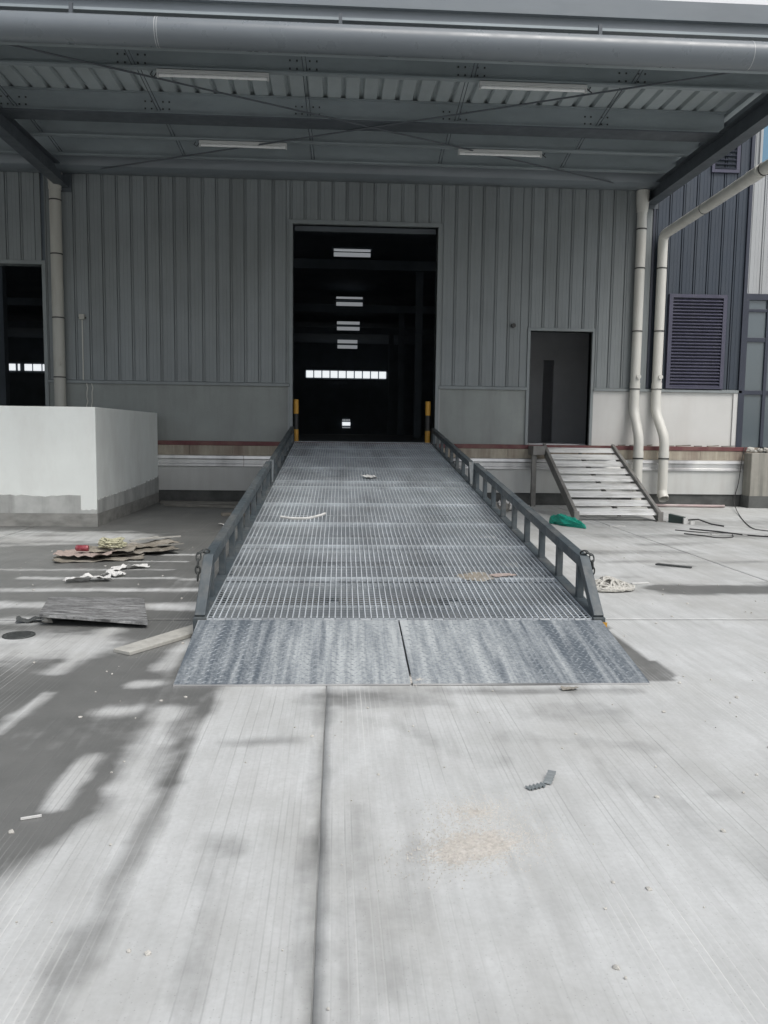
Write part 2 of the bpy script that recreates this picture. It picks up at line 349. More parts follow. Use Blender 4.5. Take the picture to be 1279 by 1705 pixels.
# ================================================================== SETTING: ground
gm = MB(); gm.grid(6, 6, lambda a, b: (-300+600*a, -200+600*b, -.014))
ground = gm.build('ground', 'ground'); ground['kind'] = 'structure'
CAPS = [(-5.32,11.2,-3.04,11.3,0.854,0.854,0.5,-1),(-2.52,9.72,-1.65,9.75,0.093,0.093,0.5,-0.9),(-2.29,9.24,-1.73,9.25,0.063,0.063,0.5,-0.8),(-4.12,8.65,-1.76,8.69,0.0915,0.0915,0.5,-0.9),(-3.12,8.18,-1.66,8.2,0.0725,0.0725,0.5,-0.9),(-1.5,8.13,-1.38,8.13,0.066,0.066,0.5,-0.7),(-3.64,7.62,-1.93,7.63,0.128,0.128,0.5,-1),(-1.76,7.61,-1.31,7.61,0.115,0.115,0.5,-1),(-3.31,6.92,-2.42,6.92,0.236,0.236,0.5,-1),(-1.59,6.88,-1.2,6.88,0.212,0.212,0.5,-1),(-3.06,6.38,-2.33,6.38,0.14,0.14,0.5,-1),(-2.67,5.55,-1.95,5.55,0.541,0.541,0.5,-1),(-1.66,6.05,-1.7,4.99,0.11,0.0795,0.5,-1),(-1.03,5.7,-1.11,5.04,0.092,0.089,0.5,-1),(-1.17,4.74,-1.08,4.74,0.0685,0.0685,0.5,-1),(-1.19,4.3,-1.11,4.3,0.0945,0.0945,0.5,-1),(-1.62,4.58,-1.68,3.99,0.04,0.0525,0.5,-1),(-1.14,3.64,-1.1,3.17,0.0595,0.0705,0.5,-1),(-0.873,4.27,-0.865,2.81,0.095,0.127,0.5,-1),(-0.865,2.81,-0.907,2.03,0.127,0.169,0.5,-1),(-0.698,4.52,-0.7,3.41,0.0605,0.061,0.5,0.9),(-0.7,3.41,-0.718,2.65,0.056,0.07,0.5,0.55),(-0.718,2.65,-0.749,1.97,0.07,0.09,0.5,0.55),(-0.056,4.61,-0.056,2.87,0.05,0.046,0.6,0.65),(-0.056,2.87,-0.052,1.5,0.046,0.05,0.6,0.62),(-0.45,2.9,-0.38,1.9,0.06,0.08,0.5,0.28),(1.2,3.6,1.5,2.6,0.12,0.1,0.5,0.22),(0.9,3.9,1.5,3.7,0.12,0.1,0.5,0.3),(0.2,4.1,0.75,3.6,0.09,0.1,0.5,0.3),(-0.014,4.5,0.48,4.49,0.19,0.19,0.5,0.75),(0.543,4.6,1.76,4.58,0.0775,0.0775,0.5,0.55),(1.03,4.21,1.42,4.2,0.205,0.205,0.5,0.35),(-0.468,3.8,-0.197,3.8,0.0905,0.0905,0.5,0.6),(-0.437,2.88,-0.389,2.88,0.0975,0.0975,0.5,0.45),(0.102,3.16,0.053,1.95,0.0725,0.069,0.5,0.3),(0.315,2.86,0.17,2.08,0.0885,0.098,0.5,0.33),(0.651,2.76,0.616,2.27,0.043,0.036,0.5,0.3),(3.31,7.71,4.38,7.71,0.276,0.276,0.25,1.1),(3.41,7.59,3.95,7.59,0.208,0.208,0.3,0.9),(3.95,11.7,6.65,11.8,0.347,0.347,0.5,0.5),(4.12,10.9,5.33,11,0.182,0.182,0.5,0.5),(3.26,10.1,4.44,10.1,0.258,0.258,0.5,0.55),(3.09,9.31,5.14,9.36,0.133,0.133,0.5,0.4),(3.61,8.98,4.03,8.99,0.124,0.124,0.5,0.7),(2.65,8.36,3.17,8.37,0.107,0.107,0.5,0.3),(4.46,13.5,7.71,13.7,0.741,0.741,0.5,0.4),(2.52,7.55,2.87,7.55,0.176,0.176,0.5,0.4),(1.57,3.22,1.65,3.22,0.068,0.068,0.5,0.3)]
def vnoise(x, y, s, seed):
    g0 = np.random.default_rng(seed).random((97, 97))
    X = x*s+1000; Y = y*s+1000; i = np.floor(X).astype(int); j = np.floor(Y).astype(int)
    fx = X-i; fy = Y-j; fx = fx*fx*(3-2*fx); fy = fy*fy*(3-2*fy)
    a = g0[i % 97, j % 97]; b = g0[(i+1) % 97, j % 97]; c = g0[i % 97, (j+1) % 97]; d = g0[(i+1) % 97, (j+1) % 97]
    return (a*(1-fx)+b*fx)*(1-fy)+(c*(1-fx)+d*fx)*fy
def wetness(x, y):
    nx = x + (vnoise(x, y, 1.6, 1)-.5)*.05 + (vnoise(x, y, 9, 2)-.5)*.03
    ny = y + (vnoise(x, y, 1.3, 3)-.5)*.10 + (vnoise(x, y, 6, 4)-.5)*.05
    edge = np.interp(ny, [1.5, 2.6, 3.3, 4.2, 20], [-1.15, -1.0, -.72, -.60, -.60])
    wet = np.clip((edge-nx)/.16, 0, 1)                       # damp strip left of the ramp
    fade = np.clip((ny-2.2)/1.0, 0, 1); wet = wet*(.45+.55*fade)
    # darker ground under and behind the ramp
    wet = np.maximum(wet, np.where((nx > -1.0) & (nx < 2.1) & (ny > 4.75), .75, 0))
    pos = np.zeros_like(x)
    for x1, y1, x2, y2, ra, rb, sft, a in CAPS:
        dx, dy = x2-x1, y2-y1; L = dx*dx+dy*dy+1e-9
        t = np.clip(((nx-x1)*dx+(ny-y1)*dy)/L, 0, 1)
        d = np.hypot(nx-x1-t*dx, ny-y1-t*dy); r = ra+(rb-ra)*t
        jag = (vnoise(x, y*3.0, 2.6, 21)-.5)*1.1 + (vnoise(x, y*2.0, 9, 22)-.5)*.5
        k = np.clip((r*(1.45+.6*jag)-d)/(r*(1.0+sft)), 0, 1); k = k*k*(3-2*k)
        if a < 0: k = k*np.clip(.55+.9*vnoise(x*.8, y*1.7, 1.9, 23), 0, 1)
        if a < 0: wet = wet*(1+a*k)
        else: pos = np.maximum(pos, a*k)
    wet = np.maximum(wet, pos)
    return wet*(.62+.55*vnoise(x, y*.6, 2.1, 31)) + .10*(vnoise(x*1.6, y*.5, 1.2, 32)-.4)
XJ = [-9.05, -4.555, -.056, 4.45, 8.95]; YJ = [-4.6, .9, 6.4, 11.9, 16.78]
for i in range(4):
    for j in range(4):
        x0, x1, y0, y1 = XJ[i]+.003, XJ[i+1]-.003, YJ[j]+.003, YJ[j+1]-.003
        st = .3 if j == 0 else .045
        nx = max(2, int((x1-x0)/st)); ny = max(2, int((y1-y0)/st))
        gx, gy = np.meshgrid(np.linspace(x0, x1, nx+1), np.linspace(y0, y1, ny+1))
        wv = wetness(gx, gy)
        gz = (vnoise(gx, gy, 1.1, 9)-.5)*.004
        n = gx.size
        # skirt so that the slab has a real edge at the joint
        P = np.stack([gx, gy, gz], -1).reshape(-1, 3)
        idx = np.arange(n).reshape(ny+1, nx+1)
        F = np.stack([idx[:-1, :-1], idx[:-1, 1:], idx[1:, 1:], idx[1:, :-1]], -1).reshape(-1, 4)
        ring = np.concatenate([idx[0, :], idx[1:, -1], idx[-1, -2::-1], idx[-2:0:-1, 0]])
        low = P[ring].copy(); low[:, 2] = -.013
        k = len(ring); a = np.arange(k); b = (a+1) % k
        F = np.concatenate([F, np.stack([ring[a], n+a, n+b, ring[b]], -1)])
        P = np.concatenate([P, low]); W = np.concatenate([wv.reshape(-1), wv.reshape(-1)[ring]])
        me = bpy.data.meshes.new('concrete_slab')
        me.vertices.add(len(P)); me.vertices.foreach_set('co', P.reshape(-1).astype(np.float32))
        me.loops.add(F.size); me.loops.foreach_set('vertex_index', F.reshape(-1).astype(np.int32))
        me.polygons.add(len(F)); me.polygons.foreach_set('loop_start', np.arange(0, F.size, 4, dtype=np.int32))
        me.update(calc_edges=True); me.validate()
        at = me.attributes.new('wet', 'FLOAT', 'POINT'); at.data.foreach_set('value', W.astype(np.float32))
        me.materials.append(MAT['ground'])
        o = bpy.data.objects.new('concrete_slab', me); COL.objects.link(o); o.parent = ground
jf = MB()
for x in XJ[1:4]: jf.box(x-.02, x+.02, -4.6, 16.7, -.02, -.0035)
for y in YJ[1:4]: jf.box(-9, 8.9, y-.02, y+.02, -.02, -.004)
jf.build('joint_filler', 'joint', ground)

# ================================================================== SETTING: warehouse
WY = 17.0; FZ = 1.25
ware = thing('warehouse', 'grey ribbed metal warehouse with tall dark doorway behind the ramp', 'building', (0.5, WY, 0))
PIT = .28
def wall_panels(parent, name, m, xa, xb, z0f, ztop, y=WY, start=None):
    x = xa
    while x < xb-1e-4:
        xe = min(x+PIT, xb); w_ = xe-x
        rib = .016
        prof = [(x, y), (x+.013, y), (x+.017, y-.03), (x+.036, y-.03), (x+.042, y-.012), (x+.054, y-.012), (x+.060, y-.026), (x+.135, y-.026), (x+.139, y-.023), (x+.145, y-.023), (x+.149, y-.026), (x+.205, y-.026), (x+.209, y-.023), (x+.215, y-.023), (x+.219, y-.026), (xe-.006, y-.026), (xe, y)] if w_ > .24 else [(x, y), (x+.006, y-.026), (xe-.006, y-.026), (xe, y)]
        z0 = z0f((x+xe)/2)
        mb = MB(); mb.extr(prof, 'z', z0, ztop); mb.f = [tuple(reversed(q)) for q in mb.f]
        # closed lower lip
        o0 = len(prof); mb.v += [(p, y+.02, z0) for p, q in prof]
        for i in range(o0-1): mb.f.append((i, i+1, 2*o0+i+1, 2*o0+i))
        mb.build(name, m, parent)
        x = xe
DX0, DX1, DZ = -.925, 2.01, 5.62          # main opening
SX0, SX1, SZ = 3.97, 5.27, 3.60           # small door
LX1, LZ = -5.88, 4.70                     # left opening (right jamb)
RAIL = 2.40
def seg(xa, xb, z0): wall_panels(ware, 'wall_panel', 'panel', xa, xb, lambda x: z0, 7.6)
seg(-7.4, LX1-.0, LZ+.06); seg(LX1+.06, DX0-.06, RAIL+.05); seg(DX0-.06, DX1+.06, DZ+.06); seg(DX1+.06, SX0-.06, RAIL+.05)
seg(SX0-.06, SX1+.06, SZ+.06); seg(SX1+.06, 6.45, RAIL+.05)
MB().box(-22, -7.4, WY, WY+.1, LZ+.06, 7.6).build('wall', 'panel', ware)
MB().box(-22, -9.2, WY, WY+.1, FZ, LZ+.06).build('wall', 'panel', ware)
# backing so no light leaks through
bk = MB()
bk.box(-7.4, LX1, WY+.03, WY+.2, LZ+.03, 8.4); bk.box(LX1, DX0, WY+.03, WY+.2, FZ, 8.4); bk.box(DX0, DX1, WY+.03, WY+.2, DZ, 8.4)
bk.box(DX1, SX0, WY+.03, WY+.2, FZ, 8.4); bk.box(SX0, SX1, WY+.03, WY+.2, SZ, 8.4); bk.box(SX1, 8.4, WY+.03, WY+.2, FZ, 8.6)
bk.build('wall_lining', 'darkint', ware)
# rail caps
for xa, xb in ((LX1+.06, DX0-.06), (DX1+.06, SX0-.06)):
    MB().prism([(xa, WY-.06, RAIL-.02), (xa, WY-.06, RAIL+.035), (xa, WY, RAIL+.06), (xa, WY+.03, RAIL+.06), (xa, WY+.03, RAIL-.02)], (xb-xa, 0, 0)).build('rail_cap', 'trim', ware)
MB().prism([(SX1+.06, WY-.075, RAIL-.015), (SX1+.06, WY-.075, RAIL+.035), (SX1+.06, WY, RAIL+.055), (SX1+.06, WY+.03, RAIL+.055), (SX1+.06, WY+.03, RAIL-.015)], (8.5-SX1-.06, 0, 0)).build('rail_cap', 'trim', ware)
# dado walls
MB().box(LX1+.06, DX0-.1, WY-.012, WY+.03, FZ, RAIL-.02).build('dado_wall', 'dado', ware)
MB().box(DX1+.1, SX0-.06, WY-.012, WY+.03, FZ, RAIL-.02).build('dado_wall', 'dado', ware)
MB().box(SX1+.06, 8.33, WY-.03, WY+.03, FZ, RAIL-.018).build('dado_wall', 'whitedado', ware, label='white painted dado under the louvre')
MB().box(8.335, 8.46, WY-.06, WY+.03, FZ, RAIL-.018).build('dado_end', 'whitedado', ware)
for x in (DX0-.1, DX1+.075): MB().box(x, x+.025, WY-.03, WY+.02, FZ, RAIL-.03).build('dado_trim', 'whitepanel', ware)
# door frames
def frame(x0, x1, z1, nm, w_=.07, pr=.05, dp=.22, left=True):
    if left: MB().box(x0-w_, x0, WY-pr, WY+dp, FZ, z1).build(nm, 'trim', ware, bevel=.004)
    MB().box(x1, x1+w_, WY-pr, WY+dp, FZ, z1).build(nm, 'trim', ware, bevel=.004)
    MB().box(x0-(w_ if left else 0), x1+w_, WY-pr-.002, WY+dp, z1, z1+w_).build(nm, 'trim', ware, bevel=.004)
frame(DX0, DX1, DZ, 'door_frame', .075, .06, .25)
frame(SX0, SX1, SZ, 'door_frame', .06, .05)
frame(-9.1, LX1, LZ, 'door_frame', .075, .05)
MB().box(DX0+.03, DX1-.03, WY+.12, WY+.22, DZ-.1, DZ-.005).build('door_head', 'canopydark', ware)  # dark colour stands in for the shade at the top of the opening
# canopy wall band and interior
MB().box(-30, 16, WY+.2, 55.3, FZ-.2, FZ).build('interior_floor', 'intfloor', ware)
MB().box(-30, 16, 55, 55.3, FZ, 9).build('far_wall', 'darkint', ware)
MB().box(-30.2, -30, WY, 55.3, FZ, 9).build('side_wall', 'darkint', ware)
MB().box(16, 16.2, WY+.2, 55.3, FZ, 9).build('side_wall', 'darkint', ware)
MB().hexa([(-30, WY+.2, 8.4), (16, WY+.2, 8.4), (16, 55.3, 7.2), (-30, 55.3, 7.2), (-30, WY+.2, 8.6), (16, WY+.2, 8.6), (16, 55.3, 7.4), (-30, 55.3, 7.4)]).build('roof', 'darkint', ware)
for x in (-9.5, -4.2, 3.2, 8.5):
    for y in (24, 33, 42, 50): MB().box(x-.14, x+.14, y-.14, y+.14, FZ, 8).build('interior_column', 'darkint', ware)
for i in range(14): MB().box(-6, 8, 54.97, 54.995, 1.4+i*.24, 1.58+i*.24).build('far_door_slat', 'darkint', ware)
for y in (21.5, 31, 40, 47):
    MB().box(-29, 15, y-.1, y+.1, 8.2-(y-17)*.031-.35, 8.2-(y-17)*.031).build('roof_beam', 'darkint', ware)
for yy, z0, x0, x1 in ((27, 7.1, -.16, 1.02), (37, 7.03, -.1, 1.07), (43, 6.68, -.07, 1.1), (49, 6.34, -.04, 1.13)):
    sl = MB().box(x0-.06, x1+.06, yy-.05, yy+1.05, z0+.20, z0+.26).build('rooflight', 'darkint', ware)
    k = yy/27.
    for dz in (.0, .17*k):
        MB().box(x0, x1, yy-.02, yy+.05, z0-.03+dz, z0+.09*k+dz).build('rooflight_pane', 'skylight', sl)
fw = MB().box(-2.2, 3.35, 54.93, 54.99, 4.86, 5.5).build('window_band', 'darkint', ware)
for i in range(10):
    x = -2.10+i*.537; MB().box(x, x+.46, 54.88, 54.92, 4.96, 5.41).build('window_pane', 'daywin', fw)
fw2 = MB().box(-22, -17.5, 54.93, 54.99, 4.95, 5.65).build('window_band', 'darkint', ware)
for x, wd in ((-21.5, .62), (-20.72, .12), (-20.3, .46), (-19.75, .5), (-19.15, .5), (-18.6, .5)):
    MB().box(x, x+wd, 54.88, 54.92, 5.1, 5.52).build('window_pane', 'daywin', fw2)
dw = MB().box(.25, .9, 54.93, 54.99, 1.6, 2.4).build('door_window', 'darkint', ware)
MB().box(.31, .84, 54.88, 54.92, 1.82, 2.05).build('window_pane', 'daywin', dw); MB().box(.31, .84, 54.88, 54.92, 1.66, 1.72).build('window_pane', 'skylight', dw)
for i in range(5): MB().box(.32+i*.105, .32+i*.105+.08, 54.88, 54.92, 2.12, 2.24).build('window_pane', 'skylight', dw)
# room behind the small door
MB().box(3.2, 5.02, 20, 20.15, FZ, 4.6).build('room_wall', 'introom', ware)
MB().box(5.28, 9, 20, 20.15, FZ, 4.6).build('room_wall', 'introom', ware)
MB().box(5.02, 5.28, 20, 20.15, 3.27, 4.6).build('room_wall', 'introom', ware)
MB().box(3.1, 3.2, WY+.2, 20.15, FZ, 4.6).build('room_wall', 'introom', ware)
MB().box(8.9, 9, WY+.2, 20, FZ, 4.6).build('room_wall', 'introom', ware)
MB().box(3.1, 9, WY+.2, 20.15, 4.6, 4.7).build('room_ceiling', 'introom', ware)
MB().box(3.2, 8.9, WY+.2, 20, FZ+.002, FZ+.02).build('room_floor', 'introom', ware)
MB().box(3.2, 8.9, 22.6, 22.7, FZ, 4.6).build('room_wall', 'introom', ware)

# navy annex with louvre, white annex with window
annex = thing('annex_building', 'navy ribbed metal annex wall with louvre at the right of the warehouse', 'building', (7.5, WY, 0))
wall_panels(annex, 'wall_panel', 'bluepanel', 6.5, 8.43, lambda x: RAIL+.056, 8.6)
MB().box(6.45, 6.5, WY-.045, WY+.03, RAIL+.055, 8.6).build('corner_trim', 'navy', annex)
MB().box(8.43, 8.5, WY-.07, WY+.1, RAIL+.056, 8.6).build('corner_trim', 'navy', annex)
lx0, lx1, lz0, lz1 = 6.86, 8.08, RAIL+.06, 4.40
lv = MB()
lv.box(lx0-.01, lx0+.07, WY-.09, WY-.02, lz0, lz1); lv.box(lx1-.08, lx1, WY-.09, WY-.02, lz0, lz1)
lv.box(lx0+.07, lx1-.08, WY-.09, WY-.02, lz1-.07, lz1); lv.box(lx0+.07, lx1-.08, WY-.09, WY-.02, lz0, lz0+.04)
lvo = lv.build('louvre', 'louvre', annex)
MB().box(lx0+.07, lx1-.08, WY-.028, WY-.022, lz0+.04, lz1-.07).build('louvre_back', 'navy', lvo)
NS = 27; dz = (lz1-lz0-.12)/NS
for i in range(NS):
    z = lz0+.045+i*dz
    MB().hexa([(lx0+.072, WY-.085, z), (lx1-.082, WY-.085, z), (lx1-.082, WY-.03, z+dz*.62), (lx0+.072, WY-.03, z+dz*.62), (lx0+.072, WY-.085, z+.012), (lx1-.082, WY-.085, z+.012), (lx1-.082, WY-.03, z+dz*.62+.012), (lx0+.072, WY-.03, z+dz*.62+.012)]).build('louvre_slat', 'louvre', lvo)
v2 = MB(); v2.box(7.62, 8.2, WY-.07, WY-.02, 6.86, 6.92); v2.box(8.13, 8.2, WY-.07, WY-.02, 6.92, 7.5); v2.box(7.62, 7.68, WY-.07, WY-.02, 6.92, 7.5); v2.box(7.68, 8.13, WY-.07, WY-.02, 7.44, 7.5)
v2o = v2.build('vent', 'louvre', annex)
for i in range(6):
    z = 6.95+i*.085
    MB().bar((7.69, WY-.05, z), (8.12, WY-.05, z), .05, .02, (0, -.5, 1)).build('louvre_slat', 'navy', v2o)
MB().box(8.43, 8.5, WY-.075, WY+.1, FZ, RAIL+.05).build('corner_trim', 'navy', annex)

wa = thing('office_building', 'white ribbed metal office wall above a navy framed window at the right edge', 'building', (9.8, WY, 0))
wall_panels(wa, 'wall_panel', 'whitepanel', 8.5, 9.62, lambda x: 4.45, 9.0, WY+.02)
MB().box(9.62, 14, WY, WY+.2, 4.45, 9).build('wall', 'whitepanel', wa)
MB().box(8.5, 14, WY+.1, WY+.3, 4.45, 9).build('wall_lining', 'whitepanel', wa)
MB().box(11.5, 14, WY, WY+.2, FZ, 4.45).build('wall', 'whitepanel', wa)
wf = MB()
wf.box(8.5, 11.5, WY-.03, WY+.06, 4.32, 4.45); wf.box(8.5, 8.58, WY-.03, WY+.06, FZ, 4.32)
wf.box(8.58, 11.5, WY-.01, WY+.05, 4.08, 4.14); wf.box(8.58, 11.5, WY-.01, WY+.05, 3.46, 3.55); wf.box(8.58, 11.5, WY-.01, WY+.05, 2.36, 2.45)
for x in (8.98, 9.6, 10.3, 11.0): wf.box(x, x+.07, WY-.02, WY+.055, FZ, 4.32)
wfo = wf.build('window_frame', 'navy', wa, bevel=.004)
for xa, xb in ((8.58, 8.98), (9.05, 9.6), (9.67, 10.3), (10.37, 11.0), (11.07, 11.5)):
    for za, zb in ((FZ, 2.36), (2.45, 3.46), (3.55, 4.08), (4.14, 4.32)):
        MB().box(xa, xb, WY+.02, WY+.03, za, zb).build('window_pane', 'glass', wfo)
uw = MB(); uw.box(8.62, 8.67, WY-.05, WY+.02, 7.0, 8.2); uw.box(8.67, 9.6, WY-.05, WY+.02, 7.0, 7.06); uw.box(8.67, 9.6, WY-.05, WY+.02, 8.14, 8.2); uw.box(9.6, 9.65, WY-.05, WY+.02, 7.0, 8.2)
uwo = uw.build('upper_window_frame', 'whitepanel', wa)
MB().box(8.67, 9.6, WY-.035, WY-.03, 7.06, 8.2).build('window_pane', 'blueglass', uwo)

# loading dock
dock = thing('loading_dock', 'raised loading dock edge with dark red steel nosing and white painted face', 'dock', (0, 16.9, 0))
DY = 16.8
MB().box(-22, 8.9, DY+.03, WY+.2, .0, FZ-.005).build('dock_core', 'oldconc', dock)
MB().box(-12, 8.62, DY-.012, DY+.1, 1.165, FZ).build('nosing', 'redsteel', dock, bevel=.006)
x = -6.0
while x < 8.5:
    xe = min(8.6, x+random.uniform(.85, 1.15)); MB().box(x+.003, xe-.003, DY+random.uniform(-.004, .004), DY+.04, .97, 1.163).build('edge_block', 'oldconc', dock); x = xe
for xa, xb in ((-6, -1.9), (-1.9, 2.3), (2.3, 5.2), (5.2, 8.63)):
    MB().extr([(DY-.01, .97), (DY-.07, .955), (DY-.075, .90), (DY-.03, .875), (DY-.028, .80), (DY-.055, .785), (DY-.055, .745), (DY+.02, .74)], 'x', xa+.004, xb-.004).build('flashing', 'galv', dock)
MB().box(-12, 8.66, DY-.02, DY+.03, .25, .74).build('dock_face', 'dockwhite', dock, bevel=.004)
MB().box(-12, 8.8, DY+.012, DY+.03, .0, .25).build('dock_base', 'dockdark', dock)

# white plastered block at the left
blk = thing('plastered_block', 'white plastered concrete block with damp bare base at the left of the ramp', 'wall', (-6, 14.6, 0))
BX, BY, BZ = -3.62, 12.52, 1.80
MB().box(-9, BX, BY, 16.77, .2, BZ).build('block_body', 'plaster', blk, bevel=.012)
MB().box(-9, BX+.006, BY-.006, 16.77, 0, .2).build('plinth', 'plinth', blk)
def ragged(pts_low, pts_top): return pts_low + pts_top[::-1]
mp = MB(); n = 60
xs = np.linspace(-9, BX-.24, n)
def ztop(x):
    e = .47 + .035*mnoise.noise(Vector((x*1.7, 3, 0))) + .02*mnoise.noise(Vector((x*9, 1, 0)))+ .012*mnoise.noise(Vector((x*30, 5, 0)))
    if x < -5.2 and x > -5.6: e -= .07*min(1, (x+5.6)/.1)
    return e
o = len(mp.v)
for xx in xs: mp.v += [(xx, BY-.008, .2), (xx, BY-.008, ztop(xx)), (xx, BY, ztop(xx)+.006)]
for i in range(n-1):
    a = 3*i; mp.f += [(a, a+3, a+4, a+1), (a+1, a+4, a+5, a+2)]
a = 3*(n-1); mp.f.append((a, a+1, a+2))
o = len(mp.v)
xs = np.linspace(BX-.24, BX, 14)
for xx in xs:
    e = .255+.03*mnoise.noise(Vector((xx*14, 7, 0))); mp.v += [(xx, BY-.008, .2), (xx, BY-.008, e), (xx, BY, e+.006)]
for i in range(13):
    a = o+3*i; mp.f += [(a, a+3, a+4, a+1), (a+1, a+4, a+5, a+2)]
mp.build('mortar_patch', 'mortar', blk)
mp = MB(); ys = np.linspace(BY, 16.76, 70)
for yy in ys:
    e = .40+.02*(yy-BY)+.03*mnoise.noise(Vector((yy*2, 3, 2)))+.03*mnoise.noise(Vector((yy*9, 1, 2)))
    if yy > 15.7: e += .05*random.random()
    mp.v += [(BX+.008, yy, .2), (BX+.008, yy, e), (BX, yy, e+.006)]
for i in range(69):
    a = 3*i; mp.f += [(a, a+3, a+4, a+1), (a+1, a+4, a+5, a+2)]
mp.build('mortar_patch', 'mortar', blk)

# concrete pier at the right
pier = thing('concrete_pier', 'water stained bare concrete pier with rubble on top at the right edge', 'pier', (9.4, 16.6, 0))
MB().box(8.53, 10.6, 16.42, 16.75, .22, 1.14).build('pier_body', 'pillar', pier, bevel=.015)
MB().box(8.515, 10.6, 16.41, 16.76, 0, .25).build('pier_base', 'dockdark', pier)
for i in range(34):
    xx = random.uniform(8.55, 10.2); yy = random.uniform(16.45, 16.7); rr = random.uniform(.03, .085)
    MB().stone((xx, yy, 1.14+rr*.5+random.uniform(0, .05)), rr).build('rubble', 'stone', pier)

# ================================================================== CANOPY
CB = 6.5; CT = 6.83                      # purlin bottom / sheet
CX0, CX1 = -9.0, 6.62
can = thing('loading_canopy', 'grey steel loading canopy with ribbed roof sheets over the dock', 'canopy', (0, 13.5, 6.2))
# roof sheets, ribs hanging along Y
x = CX0
while x < CX1-.01:
    xe = min(x+.87, CX1); prof = [(x, CT)]; xr = x
    while xr < xe-.2:
        prof += [(xr+.02, CT), (xr+.045, CT+.055), (xr+.085, CT+.055), (xr+.11, CT)]
        if xr+.29 < xe-.01: prof += [(xr+.285, CT)]
        xr += .29
    prof.append((xe, CT))
    MB().extr(prof, 'y', 10.0, WY-.03).build('roof_sheet', 'sheet', can); x = xe
MB().box(-22, CX0, 10, WY-.03, CT, CT+.05).build('roof_sheet', 'sheet', can)
def cpur(y, b, t, fl=.085, lip=.025, th=.006, xa=CX0-8, xb=6.55):
    m = MB()
    m.box(xa, xb, y, y+th, b, t); m.box(xa, xb, y-fl, y, b, b+th); m.box(xa, xb, y-fl, y, t-th, t)
    m.box(xa, xb, y-fl, y-fl+th, b+th, b+lip); return m
for yy in (12.2, 15.0, 16.0): cpur(yy, CB, CT-.004).build('purlin', 'purlin', can)
cpur(11.12, 6.3, CT-.004).build('front_purlin', 'purlin', can)
ib = MB(); ib.box(CX0-8, 6.4, 13.86, 13.875, CB+.004, CT-.004); ib.box(CX0-8, 6.4, 13.76, 14.16, CB-.006, CB+.004); ib.box(CX0-8, 6.4, 13.78, 13.95, CT-.012, CT-.004)
ib.build('main_beam', 'purlin', can)
ibf = MB().box(CX0-8, 6.4, 13.76, 14.17, CB-.03, CB-.007).build('beam_flange', 'canopydark', can)
# rafters under the purlins
def rafter(xc, yb=10.2):
    m = MB(); m.box(xc-.012, xc+.012, yb, WY-.03, 6.2, CB); m.box(xc-.11, xc+.11, yb, WY-.03, 6.185, 6.2); m.box(xc-.11, xc+.11, yb, WY-.03, CB-.016, CB-.002)
    m.box(xc-.16, xc+.16, WY-.05, WY-.028, 6.1, 6.6); return m
for xc in (-13.2, -5.42, 6.38): rafter(xc).build('rafter', 'canopydark', can)
for yy in (12.2, 15.0, 16.0):
    MB().box(6.33, 6.42, yy+.01, yy+.05, CB, CT-.02).build('cleat', 'canopysteel', can)
# side channel along the right edge
MB().bar((6.5, 10.2, 6.7), (6.5, 16.9, 6.7), .04, .08).build('edge_channel', 'canopysteel', can)
# wall gutter
gt = MB(); gt.extr([(16.42, 6.80), (16.42, 6.55), (16.46, 6.47), (16.56, 6.43), (16.88, 6.43), (16.95, 6.47), (16.95, 6.8)], 'x', CX0-8, 6.5)
gt.build('wall_gutter', 'canopysteel', can, smooth=True)
# front gutter and fascia
fg = MB(); fg.prism([(CX0-8, 9.92, 6.20), (CX0-8, 9.925, 6.32), (CX0-8, 9.86, 6.32), (CX0-8, 9.86, 6.53), (CX0-8, 10.25, 6.53), (CX0-8, 10.25, 6.20)], (CX1+.1-CX0+8, 0, 0))
fg.build('front_gutter', 'canopysteel', can)
MB().box(CX0-8, CX1+.1, 9.90, 9.917, 6.185, 6.215).build('gutter_lip', 'purlin', can)
MB().box(CX0-8, CX1+.12, 9.88, 10.26, 6.533, 7.15).build('fascia', 'fascia', can)
# big round front tube
TY, TZ, TR = 9.80, 5.925, .155
tb = MB().tube([(CX0-8, TY, TZ), (6.6, TY, TZ)], TR, 28).build('front_tube', 'tube', can, smooth=True)
for xx in (-2.06, -2.035, 4.78):
    MB().tube([(xx-.002, TY, TZ), (xx+.002, TY, TZ)], TR+.002, 28).build('tube_joint', 'lampwhite', tb, smooth=True)
for xx in (-7.6, -5.42, -3.0, 0.0, 3.0, 6.38): MB().box(xx-.02, xx+.02, TY-.02, TY+.02, TZ+TR-.01, 6.2).build('tube_hanger', 'canopydark', tb)
MB().box(CX0-8, 6.5, 10.25, 11.1, 6.5, 6.53).build('front_soffit', 'canopydark', can)
# tie rods in pairs and bolts
for xc in (-5.2, -2.95, -.55, 1.85, 4.2):
    for ya, yb in ((11.12, 12.2), (12.2, 13.86), (13.95, 15.0), (15.0, 16.0)):
        for dx in (0, .05):
            MB().tube([(xc+dx, ya, CB+.22), (xc+dx+.03, yb, CB+.07)], .007, 6).build('sag_rod', 'canopydark', can)
    for yy in (12.2, 13.86):
        bm_ = MB()
        for dx in (-.16, -.06, .12, .22):
            for dz in (.09, .2): bm_.box(xc+dx-.011, xc+dx+.011, yy-.014, yy, CB+dz-.011, CB+dz+.011)
        bm_.build('bolts', 'bolt', can, kind='stuff')
# X bracing
for a, b in (((-5.3, 11.0, 6.47), (6.2, 16.9, 6.46)), ((6.28, 11.0, 6.455), (-5.25, 16.9, 6.44))):
    MB().tube([a, b], .014, 8).build('brace_rod', 'canopydark', can)

